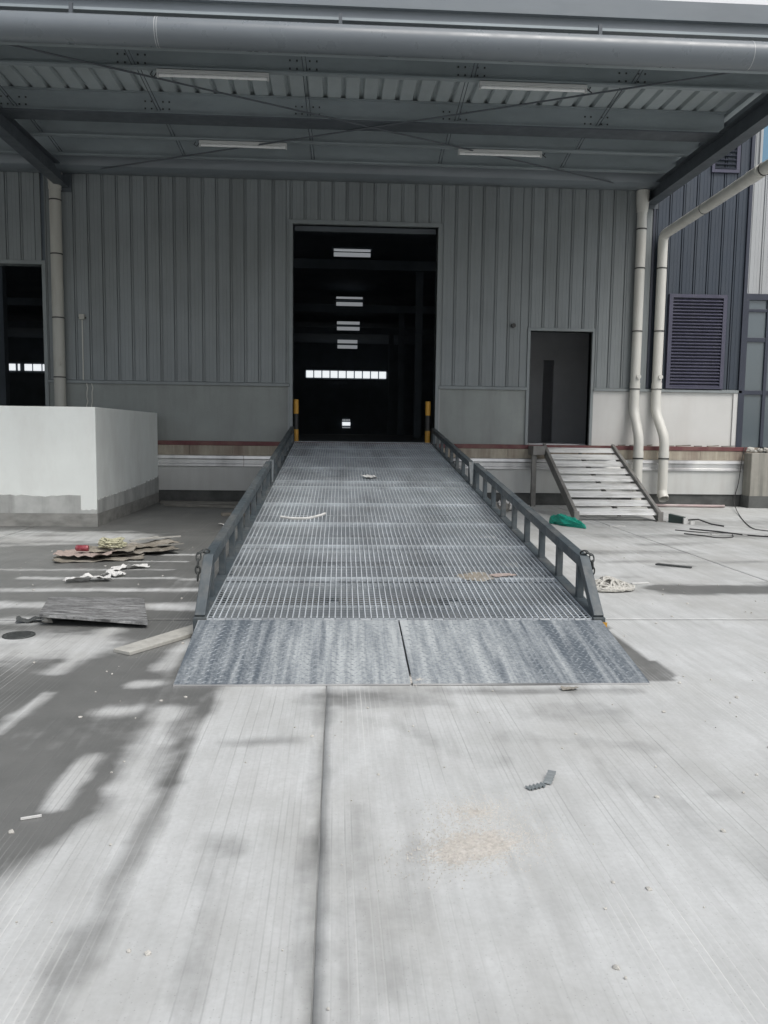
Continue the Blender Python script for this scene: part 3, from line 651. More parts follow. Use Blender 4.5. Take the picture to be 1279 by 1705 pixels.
# batten lights
def batten(x0, x1, y, label):
    z = CB-.012
    t = thing('batten_light', label, 'light', ((x0+x1)/2, y, z), 'batten lights under the canopy')
    MB().box(x0, x1, y-.03, y+.03, z-.05, z).build('housing', 'lampwhite', t, bevel=.004)
    MB().tube([(x0+.03, y, z-.072), (x1-.03, y, z-.072)], .024, 12).build('lamp_tube', 'lampdiff', t, smooth=True)
    for xx in (x0+.012, x1-.012): MB().box(xx-.012, xx+.012, y-.028, y+.028, z-.1, z-.051).build('end_cap', 'lampwhite', t)
    xx = x0-.06 if x0 < 0 else x1+.06
    MB().tube([(xx, y, z-.02), (xx-.03, y, z-.07), (xx+.02, y, z-.1), (min(max(xx, x0), x1), y, z-.04)], .008, 6).build('cable', 'wire', t)
batten(-2.56, -1.0, 12.14, 'unlit white tube light hanging nearer the front on the left of the canopy')
batten(1.99, 3.55, 12.14, 'unlit white tube light hanging nearer the front on the right of the canopy')
batten(-2.44, -.92, 14.95, 'unlit white tube light nearer the wall on the left of the canopy')
batten(2.10, 3.60, 14.95, 'unlit white tube light nearer the wall on the right of the canopy')

# ================================================================== PIPES
def arc_path(P, r=.12, n=6):
    P = [Vector(p) for p in P]; out = [P[0]]
    for i in range(1, len(P)-1):
        a = (P[i-1]-P[i]); b = (P[i+1]-P[i]); k = min(r, a.length*.45, b.length*.45)
        s_, e_ = P[i]+a.normalized()*k, P[i]+b.normalized()*k
        for t in np.linspace(0, 1, n): out.append((1-t)**2*s_+2*t*(1-t)*P[i]+t*t*e_)
    out.append(P[-1]); return out
def clamp_ring(c, r, parent, d=(0, 0, 1), to_wall=True, m='clamp'):
    c = Vector(c); d = Vector(d)
    cl = MB().tube([c-d*.012, c+d*.012], r+.008, 20).build('clamp', m, parent, smooth=True)
    if to_wall: MB().box(c.x-.012, c.x+.012, c.y+r, WY-.03, c.z-.012, c.z+.012).build('bracket', m, cl)
dp = thing('downpipe', 'pale downpipe rising behind the white block', 'pipe', (-5.55, 16.85, 0))
MB().tube([(-5.55, 16.85, .0), (-5.55, 16.85, 6.25)], .112, 22).build('pipe_run', 'pvcshade', dp, smooth=True)
MB().tube([(-5.55, 16.85, 6.12), (-5.55, 16.85, 6.24), (-5.55, 16.85, 6.45)], [.122, .122, .15], 22).build('outlet', 'pvcshade', dp, smooth=True)
for z in (5.91, 4.88, 3.65, 2.485): clamp_ring((-5.55, 16.85, z), .112, dp)
MB().tube([(-5.53, 16.76, 2.75), (-5.53, 16.72, 2.75)], .045, 14).build('inspection_cap', 'pvcshade', dp, smooth=True)

def downpipe(label, xt, ztop, xl, zend, clamps, extra=None):
    t = thing('downpipe', label, 'pipe', (xt, 16.85, zend))
    P = ([] if extra is None else extra) + [(xt, 16.85, ztop), (xt, 16.85, 1.98), (xl, 16.55, 1.42), (xl, 16.55, zend)]
    MB().tube(arc_path(P, .16), .098, 22, cap=False).build('pipe_run', 'pvc', t, smooth=True)
    for z in clamps: clamp_ring((xt, 16.85, z), .098, t)
    clamp_ring((xl, 16.55, 1.0), .098, t, to_wall=False); MB().box(xl-.012, xl+.012, 16.64, 16.79, .99, 1.01).build('bracket', 'clamp', t)
    MB().tube([(xl, 16.55, 1.02), (xl, 16.55, 1.14)], .106, 22).build('socket', 'pvc', t, smooth=True)
    MB().tube([(xt, 16.85, 2.44), (xt, 16.85, 2.56)], .106, 22).build('socket', 'pvc', t, smooth=True)
    MB().tube([(xt+.03, 16.76, 2.68), (xt+.03, 16.71, 2.68)], .045, 14).build('inspection_cap', 'pvc', t, smooth=True)
    return t
d1 = downpipe('white downpipe in the corner whose kinked foot runs behind the slatted steps', 6.17, 6.25, 6.19, .0, (5.66, 4.88, 3.61, 2.43))
MB().tube([(6.17, 16.85, 6.0), (6.17, 16.85, 6.2), (6.17, 16.85, 6.42)], [.108, .125, .13], 22).build('outlet', 'pvc', d1, smooth=True)
d2 = downpipe('white downpipe with open kinked foot fed by a long level pipe beside the louvre', 6.63, 5.56, 6.73, .22, (4.89, 3.62, 2.437), extra=[(6.66, 10.35, 6.2), (6.66, 10.35, 5.72), (6.645, 12.0, 5.68)])
MB().tube([(6.73, 16.55, .34), (6.73, 16.53, .27), (6.73, 16.44, .17)], [.1, .104, .104], 22, cap=False).build('open_end', 'pvc', d2, smooth=True)
for yy, k in ((12.9, 1), (15.0, 1)):
    c = Vector((6.643, yy, 5.68-(yy-12)*.0245)); MB().tube([c-Vector((0, .012, 0)), c+Vector((0, .012, 0))], .106, 22).build('clamp', 'clamp', d2, smooth=True)
MB().tube([(6.643, 13.0, 5.655), (6.643, 13.35, 5.647)], .108, 22).build('socket', 'pvc', d2, smooth=True)

# conduit and small camera on the wall
cn = thing('conduit', 'thin pale conduit with a small box on the wall right of the left downpipe', 'conduit', (-5.12, 16.96, 2.45))
MB().tube([(-5.12, 16.955, 2.44), (-5.115, 16.955, 3.66)], .012, 8).build('conduit_pipe', 'pvc', cn)
MB().box(-5.165, -5.065, 16.90, 16.972, 3.64, 3.74).build('conduit_box', 'pvcshade', cn, bevel=.006)
MB().box(-5.19, -5.04, 16.95, 16.97, 3.66, 3.69).build('conduit_strap', 'clamp', cn)
def wig(x, z0, z1, y): return [(x+.012*math.sin(i*2.1)+.01*random.uniform(-1, 1), y, z0+(z1-z0)*i/12) for i in range(13)]
for xx, lb in ((-5.06, 'pale wiggly cable stub on the left dado below the thin conduit'), (-4.96, 'second pale cable stub just right of the first on the left dado')):
    tag(rebase(MB().tube(wig(xx, 2.38, 1.3, 16.975), .011, 6).build('cable', 'pvc'), (xx, 16.975, 1.3)), lb, 'cable')
wc = thing('wall_fitting', 'small grey wall fitting to the left of the small doorway', 'fitting', (3.62, 16.93, 3.7))
MB().tube([(3.60, 16.975, 3.69), (3.60, 16.90, 3.69)], .045, 16).build('fitting_body', 'clamp', wc, smooth=True)
MB().box(3.56, 3.66, 16.95, 16.975, 3.64, 3.74).build('back_plate', 'trim', wc)

# bollards at the big doorway
def bollard(x, y, label):
    t = thing('bollard', label, 'bollard', (x, y, FZ), 'bollards at the doorway'); r = .055
    for za, zb, m, nm in ((0, .26, 'yellow', 'lower_band'), (.26, .58, 'black', 'middle_band'), (.58, .87, 'yellow', 'upper_band')):
        MB().tube([(x, y, FZ+za), (x, y, FZ+zb)], r, 18).build(nm, m, t, smooth=True)
    MB().tube([(x, y, FZ), (x, y, FZ+.012)], .1, 18).build('base_plate', 'black', t)
bollard(DX0+.062, WY+.1, 'yellow and black bollard at the left jamb of the tall doorway')
bollard(DX1-.13, WY+.1, 'yellow and black bollard at the right jamb of the tall doorway')

# ================================================================== RAMP (local frame: u right, v up the ramp)
ramp = thing('yard_ramp', 'long grey steel loading ramp with grating deck and low side rails', 'ramp', (.468, 4.70, 0))
ramp.rotation_euler = (0, 0, -.0046)
V0, VE = 1.08, 12.28                     # grating start / end (metres from lip edge)
Z0, SL = .150, (1.25-.150)/(12.13-1.08)
def zd(v): return Z0+(v-V0)*SL
HW = 1.455
def L(mb, nm, m, par=ramp, **k): return mb.build(nm, m, par, local=True, **k)
# tread plates
for xa, xb, xat, xbt, m in ((-1.415, -.024, -1.45, -.03, 'plateL'), (-.012, 1.42, -.02, 1.45, 'plateR')):
    pl = L(MB().hexa([(xa, 0, .002), (xb, 0, .002), (xbt, V0-.04, Z0-.012), (xat, V0-.04, Z0-.012), (xa, 0, .012), (xb, 0, .012), (xbt, V0-.04, Z0), (xat, V0-.04, Z0)]), 'tread_plate', m)
    tr = MB(); sl = (Z0-.012)/(V0-.04); px = .046
    for j in range(int((V0-.1)/.040)):
        vv = .03+j*.040; n_ = int((xb-xa-.06)/px)
        for i in range(n_):
            uu = xa+.035+i*px+(j % 2)*px/2
            sgn = 1 if (i+j) % 2 else -1
            dx, dy = .018, .014*sgn; ex, ey = .005*-sgn, .007
            z = .012+vv*sl
            o = len(tr.v)
            tr.v += [(uu-dx, vv-dy, z+(-dy)*sl), (uu+ex, vv-ey, z-ey*sl), (uu+dx, vv+dy, z+dy*sl), (uu-ex, vv+ey, z+ey*sl), (uu, vv, z+.0045)]
            tr.f += [(o, o+1, o+4), (o+1, o+2, o+4), (o+2, o+3, o+4), (o+3, o, o+4)]
    tre = tr.build('tread_studs', 'stud', pl, local=True, kind='stuff')
    # edge strip in pale worn steel
    L(MB().box(xa, xb, -.006, .0, .002, .011), 'plate_edge', 'galv', pl)
for i in range(11):
    u = -1.3+i*.26
    L(MB().tube([(u-.035, V0-.015, Z0-.006), (u+.035, V0-.015, Z0-.006)], .012, 10), 'hinge', 'understeel', ramp, smooth=True)
L(MB().box(-HW, HW, V0-.02, V0+.0, Z0-.12, Z0-.018), 'end_beam', 'steelblue')
# grating panels
pan = [V0+.01, 2.16, 3.31, 4.36, 5.51, 6.75, 7.25, 8.6, 9.9, 11.1, VE]
GW = 1.40
for a, b in zip(pan, pan[1:]):
    za, zb = zd(a+.006), zd(b-.006); A, B = a+.006, b-.006
    fr = MB()
    fr.hexa([(-GW, A, za-.035), (GW, A, za-.035), (GW, A+.006, za-.035), (-GW, A+.006, za-.035), (-GW, A, za), (GW, A, za), (GW, A+.006, za), (-GW, A+.006, za)])
    fr.hexa([(-GW, B-.006, zb-.035), (GW, B-.006, zb-.035), (GW, B, zb-.035), (-GW, B, zb-.035), (-GW, B-.006, zb), (GW, B-.006, zb), (GW, B, zb), (-GW, B, zb)])
    gp = L(fr, 'grating_panel', 'rod')
    rb = MB(); nb = 64
    for i in range(nb+1):
        u = -GW+i*2*GW/nb; t = .0037
        rb.hexa([(u-t, A, za-.014), (u+t, A, za-.014), (u+t, B, zb-.014), (u-t, B, zb-.014), (u-t, A, za+.002), (u+t, A, za+.002), (u+t, B, zb+.002), (u-t, B, zb+.002)])
    rb.build('grating_rods', 'rod', gp, local=True, kind='stuff')
    gb = MB(); nc = max(3, int((B-A)/.05))
    for j in range(1, nc):
        v = A+(B-A)*j/nc; z = zd(v)-.002
        gb.hexa([(-GW, v-.0022, z-.0045), (GW, v-.0022, z-.0045), (GW, v+.0022, z-.0045), (-GW, v+.0022, z-.0045), (-GW, v-.0022, z), (GW, v-.0022, z), (GW, v+.0022, z), (-GW, v+.0022, z)])
    gb.build('grating_bars', 'grate', gp, local=True, kind='stuff')
# joists and stringers below the grating
k = 0; v = V0+.35
while v < VE-.1:
    L(MB().bar((-GW-.02, v, zd(v)-.066), (GW+.02, v, zd(v)-.066), (.2 if k % 2 else .12), .09), 'joist', 'understeel'); v += .57; k += 1
def sgm(v0, v1, x, w_, top, h_): 
    return MB().hexa([(x-w_/2, v0, zd(v0)+top-h_), (x+w_/2, v0, zd(v0)+top-h_), (x+w_/2, v1, zd(v1)+top-h_), (x-w_/2, v1, zd(v1)+top-h_), (x-w_/2, v0, zd(v0)+top), (x+w_/2, v0, zd(v0)+top), (x+w_/2, v1, zd(v1)+top), (x-w_/2, v1, zd(v1)+top)])
for s in (-1, 1):
    # stringer, tapering at the foot
    st = MB(); x = s*(HW-.01)
    st.hexa([(x-.045, V0-.02, .005), (x+.045, V0-.02, .005), (x+.045, V0+1.6, zd(V0+1.6)-.26), (x-.045, V0+1.6, zd(V0+1.6)-.26), (x-.045, V0-.02, Z0+.012), (x+.045, V0-.02, Z0+.012), (x+.045, V0+1.6, zd(V0+1.6)+.012), (x-.045, V0+1.6, zd(V0+1.6)+.012)])
    st.hexa([(x-.045, V0+1.6, zd(V0+1.6)-.26), (x+.045, V0+1.6, zd(V0+1.6)-.26), (x+.045, VE-.35, zd(VE-.35)-.26), (x-.045, VE-.35, zd(VE-.35)-.26), (x-.045, V0+1.6, zd(V0+1.6)+.012), (x+.045, V0+1.6, zd(V0+1.6)+.012), (x+.045, VE-.35, zd(VE-.35)+.012), (x-.045, VE-.35, zd(VE-.35)+.012)])
    L(st, 'stringer', 'steelblue', bevel=.005)
    for x2 in (s*.5,): L(sgm(V0+.2, VE-.4, x2, .08, -.135, .12), 'under_beam', 'understeel')
    # rails: lower and upper
    for va, vb, npost, hgt, fo, bo in ((V0+.02, 6.72, 9, .36, .38, .04), (6.98, VE-.12, 8, .32, .12, .05)):
        xr = s*(HW-.01); rail = L(sgm(va+fo, vb-bo, xr, .075, hgt, .085), 'side_rail', 'steelblue', bevel=.006)
        # sloping end struts
        L(MB().bar((xr, va, zd(va)+.0), (xr, va+fo+.03, zd(va+fo)+hgt-.02), .075, .07, (0, 1, 0)), 'end_strut', 'steelblue', rail, bevel=.005)
        L(MB().bar((xr, vb, zd(vb)+.0), (xr, vb-bo-.03, zd(vb)+hgt-.02), .075, .06, (0, 1, 0)), 'end_strut', 'steelblue', rail, bevel=.005)
        for i in range(npost):
            vv = va+fo+.10+(vb-bo-.12-va-fo-.10)*i/(npost-1)
            L(MB().box(xr-.025, xr+.025, vv-.03, vv+.03, zd(vv)+.005, zd(vv)+hgt-.07), 'rail_post', 'steelblue', rail)
    # support leg, foot
    L(MB().box(s*1.2-.06, s*1.2+.06, 8.9, 9.02, .02, zd(9)-.2), 'support_leg', 'understeel')
    L(MB().box(s*1.2-.14, s*1.2+.14, 8.82, 9.1, .0, .02), 'leg_foot', 'understeel')
    L(MB().tube([(s*.95, 7.2, .24), (s*1.15, 7.2, .24)], .24, 24), 'wheel', 'black', smooth=True)
L(MB().tube([(-1.1, 7.2, .24), (1.1, 7.2, .24)], .05, 12), 'axle', 'understeel')
L(MB().box(-1.3, 1.3, 8.9, 9.02, .45, .57), 'leg_brace', 'understeel')
# yellow mark on the right foot, sand stripe
L(MB().box(HW-.02, HW+.045, V0-.028, V0-.022, .05, .13), 'foot_mark', 'yellow')

# chains over the rail ends
def chain(u, v, label):
    base = Vector((.468+u, 4.70+v, zd(v)+.3)); c = thing('chain', label, 'chain', base, 'chains on the ramp rails')
    s = 1 if u > 0 else -1
    path = [Vector((0, .03, .075)), Vector((s*.03, .0, .09)), Vector((s*.062, -.02, .07)), Vector((s*.068, -.03, .02)), Vector((s*.07, -.035, -.03)), Vector((s*.07, -.035, -.08)), Vector((s*.07, -.04, -.13))]
    for i in range(len(path)-1):
        a, b = path[i], path[i+1]; m_ = (a+b)/2; d = (b-a).normalized(); q = d.cross(Vector((0, 1, .2))).normalized()
        if i % 2: q = d.cross(q)
        lk = [m_+d*.033*math.cos(t)+q*.017*math.sin(t) for t in np.linspace(0, 2*math.pi, 13)[:-1]]
        MB().tube(lk, .0065, 6, closed=True).build('chain_link', 'iron', c, local=True, smooth=True)
chain(-HW+.01, V0+.42, 'short rusty chain draped over the foot of the left ramp rail')
chain(HW-.01, V0+.42, 'short dark chain draped over the foot of the right ramp rail')

# ================================================================== SLATTED STEPS
stp = thing('slatted_steps', 'pale aluminium slatted steps leaning on the dock below the small doorway', 'steps', (4.95, 15.2, 0))
sb = Vector((0, 13.75, .10)); se = Vector((0, 16.72, 1.23)); sdv = se-sb; sln = sdv.normalized(); snr = Vector((0, -sln.z, sln.y))
def sx(t, e): return (4.10+.16*t) if e == 0 else (5.57+.13*t)      # stringer x along t
for e in (0, 1):
    m = MB(); th = .03
    a0, a1 = sx(0, e), sx(1, e)
    top = .06; bot = -.12
    p = [sb+snr*bot, se+snr*bot, se+snr*top, sb+snr*top]
    m.hexa([(a0-th, p[0].y, p[0].z), (a0+th, p[0].y, p[0].z), (a1+th, p[1].y, p[1].z), (a1-th, p[1].y, p[1].z), (a0-th, p[3].y, p[3].z), (a0+th, p[3].y, p[3].z), (a1+th, p[2].y, p[2].z), (a1-th, p[2].y, p[2].z)])
    m.build('stringer', 'alustr', stp, bevel=.004)
    MB().box(a0-.045, a0+.045, 13.70, 13.79, 0, .17).build('foot', 'alustr', stp, bevel=.004)
    MB().box(a0-.08, a0+.08, 13.66, 13.83, 0, .012).build('foot_plate', 'alustr', stp)
NT_ = 9; LS = sdv.length; pt = LS/NT_
for i in range(NT_):
    for h_ in (0, 1):
        s0 = i*pt+.045+h_*(.122); s1 = s0+.112
        ta, tb_ = s0/LS, s1/LS
        pa = sb+sln*s0+snr*(.0 if h_ else .0); pb = sb+sln*s1
        q = snr*.025; lo = Vector((0, 0, -.035))
        xa, xb = sx(ta, 0)+.032, sx(ta, 1)-.032
        MB().hexa([(xa, pa.y, pa.z-.016), (xb, pa.y, pa.z-.016), (xb, pb.y, pb.z-.012), (xa, pb.y, pb.z-.012), (xa, pa.y, pa.z), (xb, pa.y, pa.z), (xb, pb.y, pb.z), (xa, pb.y, pb.z)]).build('slat', 'alu', stp, bevel=.004)
MB().box(3.95, 4.2, 16.35, 16.78, 1.05, 1.235).build('landing_bracket', 'alustr', stp, bevel=.006)
MB().box(3.955, 4.045, 16.42, 16.51, 0, 1.05).build('support_leg', 'alustr', stp)
MB().bar((4.95, 14.0, .08), (4.98, 16.6, 1.08), .06, .05).build('middle_bearer', 'alustr', stp)

# ================================================================== LOOSE THINGS
def crumple(cx, cy, z, wx, wy, rot, amp, seed, nx=14, ny=10, thick=.004, tilt=(0, 0), fold=.0):
    c, s = math.cos(rot), math.sin(rot); m = MB(); edge = lambda a: 1+.18*mnoise.noise(Vector((a*2.3, seed, 1)))
    def f(a, b):
        u, v = (a-.5)*wx, (b-.5)*wy
        u *= edge(b*3+.7); v *= edge(a*3+5)
        h = amp*(abs(mnoise.noise(Vector((u*6, v*6, seed))))+.5*abs(mnoise.noise(Vector((u*17, v*17, seed+4))))) + tilt[0]*max(0, u)+tilt[1]*max(0, v)
        h += fold*max(0, abs(a-.5)*2-.75)
        return (cx+u*c-v*s, cy+u*s+v*c, z+.004+h)
    m.grid(nx, ny, f)
    n = len(m.v); low = [(x, y, zz-thick) for x, y, zz in m.v]; nf = list(m.f)
    m.v += low; m.f += [tuple(n+i for i in reversed(q)) for q in nf]
    W_ = nx+1
    ring = list(range(nx+1)) + [j*W_+nx for j in range(1, ny+1)] + [ny*W_+i for i in range(nx-1, -1, -1)] + [j*W_ for j in range(ny-1, 0, -1)]
    for i in range(len(ring)):
        a, b = ring[i], ring[(i+1) % len(ring)]; m.f.append((a, n+a, n+b, b))
    return m
def put(mb, name, m, label, cat, base, group=None, smooth=False, bevel=0):
    return tag(rebase(mb.build(name, m, smooth=smooth, bevel=bevel), base), label, cat, group)

# cardboard heap
GC = 'flattened cardboard in the rubbish heap'
for i, (cx, cy, z, wx, wy, rot, am, lb) in enumerate((
    (-2.72, 9.45, 0, .95, .55, .25, .03, 'widest damp brown cardboard at the bottom front of the rubbish heap'),
    (-2.45, 9.9, .03, .95, .7, .45, .05, 'torn brown cardboard in the middle of the rubbish heap'),
    (-2.85, 9.42, .045, .6, .4, -.2, .05, 'smaller pinkish cardboard under the red can'),
    (-2.32, 10.1, .06, .65, .35, .6, .07, 'pale curled cardboard at the right end of the rubbish heap'),
    (-2.6, 9.6, .07, .5, .35, .1, .05, 'greyish cardboard scrap under the tangled twine'))):
    put(crumple(cx, cy, z, wx, wy, rot, am, 3+i*7, fold=.06), 'cardboard', 'cardpink' if i == 2 else 'card', lb, 'cardboard', (cx, cy, z), GC)
for i, (x, y, a, l, lb) in enumerate(((-2.2, 10.25, .3, .5, 'pale wooden strip on the right of the rubbish heap'), (-2.42, 10.35, .8, .4, 'short pale strip crossing the back of the rubbish heap'), (-2.05, 10.05, .2, .35, 'thin dark strip poking out at the right of the rubbish heap'))):
    d = Vector((math.cos(a), math.sin(a), 0))*l/2; p = Vector((x, y, .13-.03*i))
    put(MB().bar(p-d, p+d+Vector((0, 0, .02)), .05, .012), 'wood_strip', 'plank' if i < 2 else 'batten', lb, 'strip', (x, y, .1-.03*i), 'wood strips in the rubbish heap')
can_ = MB().tube([(-2.97, 9.42, .125), (-2.96, 9.42, .125), (-2.83, 9.38, .13), (-2.82, 9.38, .13)], [.03, .036, .036, .03], 18)
put(can_, 'drink_can', 'can', 'dented red drink can lying on the rubbish heap', 'can', (-2.9, 9.4, .09), smooth=True)
tw = []; rs = random.Random(3)
for i in range(150):
    t = i*.9; r_ = rs.uniform(.05, .15); tw.append((-2.60+r_*math.cos(t)*1.15, 9.55+r_*math.sin(t), .12+.11*abs(math.sin(t*.37))*rs.uniform(.3, 1)))
put(MB().tube(tw, .008, 5), 'twine_tangle', 'twine', 'yellowish tangled twine ball on the rubbish heap', 'twine', (-2.60, 9.55, .08), smooth=True)
# white papers
for cx, cy, wx, wy, rot, s_, lb in ((-2.42, 8.02, .42, .16, .25, 11, 'crumpled white paper lying flat nearest the grey board'), (-2.25, 8.3, .14, .2, 1.2, 17, 'small white paper scrap joining the two larger papers'), (-2.2, 8.75, .38, .13, .5, 23, 'crumpled white paper furthest from the grey board'), (-1.1, 12.9, .3, .12, .2, 29, 'white plastic scrap on the damp concrete near the ramp rail')):
    put(crumple(cx, cy, 0, wx, wy, rot, .09, s_, 12, 8, .002), 'crumpled_paper', 'paper', lb, 'paper', (cx, cy, 0), 'crumpled papers on the concrete')
put(crumple(-1.75, 12.75, 0, .18, .1, .1, .05, 31, 10, 6, .002), 'paper_scrap', 'paper', 'tiny white paper scrap on the damp concrete before the dock', 'paper', (-1.75, 12.75, 0))
# lifted board
bq = [(-2.235, 6.17, .0), (-1.41, 6.10, .0), (-1.675, 7.12, .0), (-2.50, 7.16, .0)]
zb_ = [.075, .028, .004, .004]
bb = MB().hexa([(x, y, z) for (x, y, _), z in zip(bq, zb_)] + [(x, y, z+.02) for (x, y, _), z in zip(bq, zb_)])
bo = bb.build('board', 'board'); tag(rebase(bo, (-1.95, 6.65, 0)), 'grey weathered board lying on the damp concrete left of the ramp', 'board')
put(MB().stone((-2.2, 6.24, .036), .045), 'stone_chip', 'stone', 'grey stone propping up the front corner of the weathered board', 'stone', (-2.2, 6.24, 0))
put(crumple(-2.36, 6.32, 0, .18, .1, .2, .06, 41, 8, 6, .003), 'dark_rag', 'iron', 'dark rag beside the left corner of the weathered board', 'rag', (-2.36, 6.32, 0))
# manhole cover
mh = thing('manhole_cover', 'small round iron manhole cover near the left edge', 'manhole', (-2.28, 5.9, 0))
MB().tube([(-2.28, 5.9, -.004), (-2.28, 5.9, .006)], .112, 36).build('cover_plate', 'iron', mh)
MB().tube([(-2.28+.106*math.cos(t), 5.9+.106*math.sin(t), .006) for t in np.linspace(0, 2*math.pi, 37)[:-1]], .005, 6, closed=True).build('rim', 'iron', mh)
for i in range(-3, 4): MB().box(-2.28-.08+abs(i)*.008, -2.28+.08-abs(i)*.008, 5.9+i*.025-.004, 5.9+i*.025+.004, .006, .010).build('cover_rib', 'iron', mh)
# plank
put(MB().hexa([(-1.49, 5.45, 0), (-1.36, 5.36, 0), (-.985, 5.93, 0), (-1.08, 6.12, 0), (-1.49, 5.45, .025), (-1.36, 5.36, .025), (-.985, 5.93, .03), (-1.08, 6.12, .03)]), 'plank', 'plank', 'short pale wooden plank pointing at the foot of the left ramp rail', 'plank', (-1.25, 5.7, 0), bevel=.004)
put(MB().bar((-1.20, 3.065, .006), (-1.13, 3.09, .006), .008, .008), 'white_stick', 'paper', 'thin white stick on the damp concrete near the left edge', 'stick', (-1.165, 3.08, 0))
# rope heap
rp = []; rs = random.Random(5)
cx_, cy_, an = 2.62, 7.68, 0.
px_, py_ = cx_, cy_
for i in range(520):
    an += rs.uniform(-.35, .75) if i % 60 < 40 else rs.uniform(-.8, .2)
    px_ += .035*math.cos(an); py_ += .035*math.sin(an)
    dx_, dy_ = (px_-cx_)/.26, (py_-cy_)/.20; rr_ = math.hypot(dx_, dy_)
    if rr_ > 1: px_ = cx_+dx_/rr_*.26; py_ = cy_+dy_/rr_*.20; an += .9
    rp.append((px_, py_, .014+.11*max(0, 1-rr_*.95)*(.35+.65*abs(math.sin(i*.19)))+.02*rs.random()))
put(MB().tube(rp, .011, 6), 'rope_heap', 'rope', 'heap of pale coiled rope on the concrete beside the right rail', 'rope', (2.62, 7.68, 0), smooth=True)
# teal bag
def bag(a, b):
    t = a*2*math.pi; r_ = math.sin(min(1, b*1.02)*math.pi)**.6
    lx = -.34*math.cos(b*math.pi); w_ = .12-.07*b
    k = 1+.6*mnoise.noise(Vector((math.cos(t)*1.6, math.sin(t)*1.6, b*5)))+.45*abs(mnoise.noise(Vector((math.cos(t)*5, math.sin(t)*5, b*12))))-.15
    return (3.74+lx*.55+w_*.55*math.cos(t)*r_*k, 13.0-lx*1.2+w_*math.cos(t)*r_*k, max(.003, (.09-.05*b)*r_+(.12-.06*b)*math.sin(t)*r_*k))
put(MB().grid(40, 30, bag), 'plastic_bag', 'teal', 'crumpled teal plastic bag at the foot of the slatted steps', 'bag', (3.74, 13.0, 0))
# junction box with cables
jb = thing('junction_box', 'dark green electrical box with cables at the right foot of the slatted steps', 'electrical box', (5.75, 13.5, 0))
MB().hexa([(5.66, 13.6, 0), (5.86, 13.42, 0), (5.92, 13.5, 0), (5.72, 13.68, 0), (5.66, 13.6, .15), (5.84, 13.42, .11), (5.92, 13.5, .11), (5.72, 13.68, .15)]).build('box_body', 'boxgreen', jb, bevel=.006)
MB().box(5.83, 5.90, 13.36, 13.40, .0, .1).build('socket', 'paper', jb); MB().box(5.92, 5.99, 13.30, 13.34, .0, .06).build('socket', 'paper', jb)
MB().tube([(5.92, 13.45, .06), (6.05, 13.3, .09), (6.2, 13.15, .03), (6.35, 13.0, .012)], .012, 8).build('lead', 'black', jb, smooth=True)
def cable(pts, r, label, m='wire', grp=None):
    P = [Vector(p) for p in pts]; Q = []
    for i in range(len(P)-1):
        a = P[max(0, i-1)]; b = P[i]; c = P[i+1]; d = P[min(len(P)-1, i+2)]
        for t in np.linspace(0, 1, 6)[:-1]:
            Q.append(.5*((2*b)+(c-a)*t+(2*a-5*b+4*c-d)*t*t+(3*b-a-3*c+d)*t**3))
    Q.append(P[-1]); return put(MB().tube(Q, r, 6), 'cable', m, label, 'cable', tuple(P[0]), grp, smooth=True)
GCa = 'cables on the concrete at the right'
cable([(5.6, 12.6, .01), (5.9, 12.25, .012), (6.1, 11.95, .01), (6.3, 11.75, .01), (6.6, 11.6, .01)], .011, 'black cable trailing along the concrete right of the electrical box', grp=GCa)
cable([(5.25, 12.0, .01), (5.45, 11.7, .012), (5.55, 11.55, .01), (5.8, 11.6, .01), (5.95, 11.9, .01)], .008, 'thin dark cable curling nearest the camera on the right', grp=GCa)
cable([(5.3, 12.45, .01), (5.6, 12.15, .01), (5.75, 12.0, .02), (6.0, 12.1, .01)], .007, 'thin wire crossing the cable pile on the right', grp=GCa)
cable([(8.55, 16.76, 1.26), (8.47, 16.7, 1.0), (8.42, 16.7, .5), (8.3, 16.6, .15), (7.6, 15.0, .02), (6.75, 12.9, .012), (6.75, 12.4, .012), (7.0, 12.1, .012), (7.3, 12.3, .012)], .008, 'dark wire dropping from the dock edge down to the concrete near the pier')
for i, (x, y, a, l, lb) in enumerate(((5.75, 12.0, .4, .22, 'white wood chip among the cables on the right'), (6.25, 11.85, -.3, .3, 'white strip among the cables nearest the right edge'), (4.55, 12.95, .2, .28, 'pale sliver on the concrete before the slatted steps'), (3.05, 7.95, .25, .2, 'pale sliver on the concrete beside the puddle'))):
    d = Vector((math.cos(a), math.sin(a), 0))*l/2; p = Vector((x, y, .008))
    put(MB().bar(p-d, p+d, .035, .01), 'wood_chip', 'paper', lb, 'chip', (x, y, 0), 'pale chips on the concrete')
put(MB().hexa([(3.66, 9.1, 0), (3.98, 8.88, 0), (4.02, 8.93, 0), (3.72, 9.15, 0), (3.66, 9.1, .02), (3.98, 8.88, .015), (4.02, 8.93, .015), (3.72, 9.15, .02)]), 'dark_strip', 'iron', 'dark flat strip on the concrete beyond the puddle', 'strip', (3.84, 9.0, 0))
put(crumple(1.37, 4.60, 0, .10, .04, .1, .03, 51, 10, 6, .003), 'rag', 'card', 'small tan rag at the edge of the right tread plate', 'rag', (1.37, 4.6, 0))
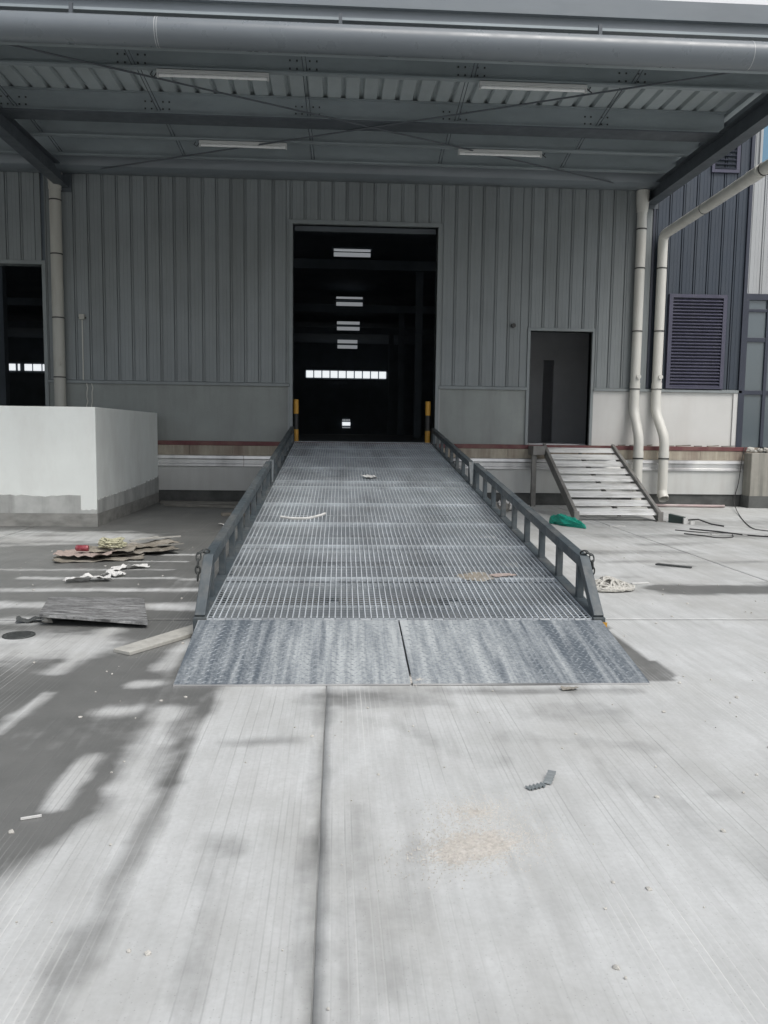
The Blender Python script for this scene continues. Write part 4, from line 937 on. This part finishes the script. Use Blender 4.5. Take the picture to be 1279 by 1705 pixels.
# bent corrugated offcut
of = MB()
for s_, (p0, p1) in enumerate((((.81, 3.27), (.905, 3.315)), ((.905, 3.315), (.955, 3.41)))):
    p0, p1 = Vector((*p0, 0)), Vector((*p1, 0)); d = (p1-p0); nrm = Vector((d.y, -d.x, 0)).normalized()
    def ff(a, b, p0=p0, d=d, nrm=nrm): q = p0+d*a*.85+nrm*(b-.5)*.036; return (q.x, q.y, .008+.006*math.sin(a*28)+(.02*a if s_ else 0))
    of.grid(30, 3, ff)
put(of, 'metal_offcut', 'trim', 'small bent corrugated metal offcut on the open concrete', 'offcut', (.88, 3.32, 0))
# things on the ramp deck
def deck(x, y): return zd(y-4.70)
put(crumple(1.44, 6.93, deck(0, 6.85)+.005, .22, .11, .35, .02, 61, 8, 6, .004), 'cardboard_scrap', 'cardpink', 'pinkish cardboard scrap lying on the ramp grating', 'cardboard', (1.44, 6.93, deck(0, 6.9)))
cable([(-.64, 9.30, deck(0, 9.3)+.01), (-.5, 9.22, deck(0, 9.22)+.01), (-.33, 9.24, deck(0, 9.24)+.01), (-.2, 9.38, deck(0, 9.38)+.012), (-.14, 9.5, deck(0, 9.5)+.012)], .016, 'curved white strip lying on the ramp grating', 'paper')
put(crumple(.48, 12.2, deck(0, 12.2)+.004, .14, .22, .8, .07, 71, 8, 6, .003), 'paper_scrap', 'paper', 'small pale scrap on the upper half of the ramp', 'scrap', (.48, 12.2, deck(0, 12.2)))
# dock-foot litter
put(MB().tube([(4.9, 16.55, .035), (6.6, 16.52, .035), (8.0, 16.4, .035)], .03, 10), 'tube', 'pinkpipe', 'pinkish tube lying along the foot of the dock at the right', 'tube', (6.5, 16.5, 0), smooth=True)
for i, (xa, ya, xb, yb, lb) in enumerate(((-3.5, 16.45, -1.15, 16.3, 'long damp batten at the foot of the dock left of the ramp'), (-3.3, 15.9, -1.9, 15.6, 'dark batten lying in front of the longer one left of the ramp'), (-2.0, 14.2, -1.2, 14.35, 'torn pale batten on the damp floor nearest the left rail'))):
    put(MB().bar((xa, ya, .03), (xb, yb, .03), .12, .05), 'batten', 'batten' if i < 2 else 'card', lb, 'batten', ((xa+xb)/2, (ya+yb)/2, 0), 'battens at the dock foot')
for i, (cx, cy, w_, lb) in enumerate(((3.35, 15.6, .5, 'pale crumpled sack under the slatted steps'), (3.05, 15.2, .35, 'grey crumpled sack beside the support leg of the steps'))):
    put(crumple(cx, cy, 0, w_, .4, .3+i, .3, 81+i*5, 14, 12, .004), 'sack', 'paper' if i == 0 else 'batten', lb, 'sack', (cx, cy, 0), 'sacks by the steps')
x_ = 5.5
for i in range(9):
    x_ += random.uniform(.15, .4)
    if x_ < 8.2: put(MB().bar((x_, 16.85, FZ+.012), (x_+random.uniform(.1, .35), 16.88+random.uniform(-.03, .04), FZ+random.uniform(.012, .03)), .04, .02), 'dock_litter', 'batten' if i % 2 else 'card', 'scrap of litter lying on the red dock nosing right of the small doorway', 'litter', (x_, 16.85, FZ), 'litter on the dock nosing')

# sand spills
def sand(cx, cy, rx, ry, rot, h, n, label, seed, base=lambda x, y: 0, m='sandm'):
    rs = random.Random(seed); mb = MB(); c, s = math.cos(rot), math.sin(rot)
    def f(a, b):
        t = a*2*math.pi; r_ = b*(1+.3*mnoise.noise(Vector((math.cos(t)*1.7, math.sin(t)*1.7, seed)))); u, v = rx*r_*math.cos(t), ry*r_*math.sin(t)
        x, y = cx+u*c-v*s, cy+u*s+v*c
        return (x, y, base(x, y)+h*(1-b)**.8*(.7+.6*mnoise.noise(Vector((x*20, y*20, seed))))-.001+.003*mnoise.noise(Vector((x*60, y*60, 2))))
    if h: mb.grid(40, 10, f)
    for i in range(n):
        r_ = abs(rs.gauss(0, .75)); t = rs.uniform(0, 2*math.pi); u, v = rx*r_*math.cos(t), ry*r_*math.sin(t); x, y = cx+u*c-v*s, cy+u*s+v*c
        k = rs.uniform(.0015, .0035); z = base(x, y)+.001; o = len(mb.v)
        mb.v += [(x-k, y-k, z), (x+k, y-k*.6, z), (x, y+k, z), (x, y, z+k*1.3)]; mb.f += [(o, o+1, o+3), (o+1, o+2, o+3), (o+2, o, o+3)]
    ob = put(mb, 'sand', m, label, 'sand', (cx, cy, base(cx, cy))); ob['kind'] = 'stuff'; return ob
sand(.53, 2.82, .2, .11, .35, .006, 5000, 'thin spill of tan sand on the open concrete', 101)
sand(.56, 3.08, .16, .12, .2, 0, 1600, 'scattered sand grains beyond the tan spill', 102)
sand(.5, 4.76, .07, .06, .0, .009, 1200, 'small sand heap at the gap between the tread plates', 103, base=lambda x, y: max(0, (y-4.70)*.128) + .008)
sand(1.2, 6.9, .16, .13, .1, .008, 1200, 'brown sand spilt on the ramp grating', 104, base=lambda x, y: deck(0, y), m='card')
gr = MB(); rs = random.Random(9)
for i in range(420):
    x = rs.uniform(-3.5, 4); y = 1.6+rs.random()**1.5*9
    if -1.05 < x < 2.05 and y > 4.6: continue
    if -2.5 < x < -1.3 and 5.9 < y < 7.2: continue
    gr.stone((x, y, .003), rs.choice((.004, .005, .006, .008, .012)))
ob = gr.build('grit', 'stone'); tag(ob, 'grit and pebbles scattered over the concrete', 'grit'); ob['kind'] = 'stuff'
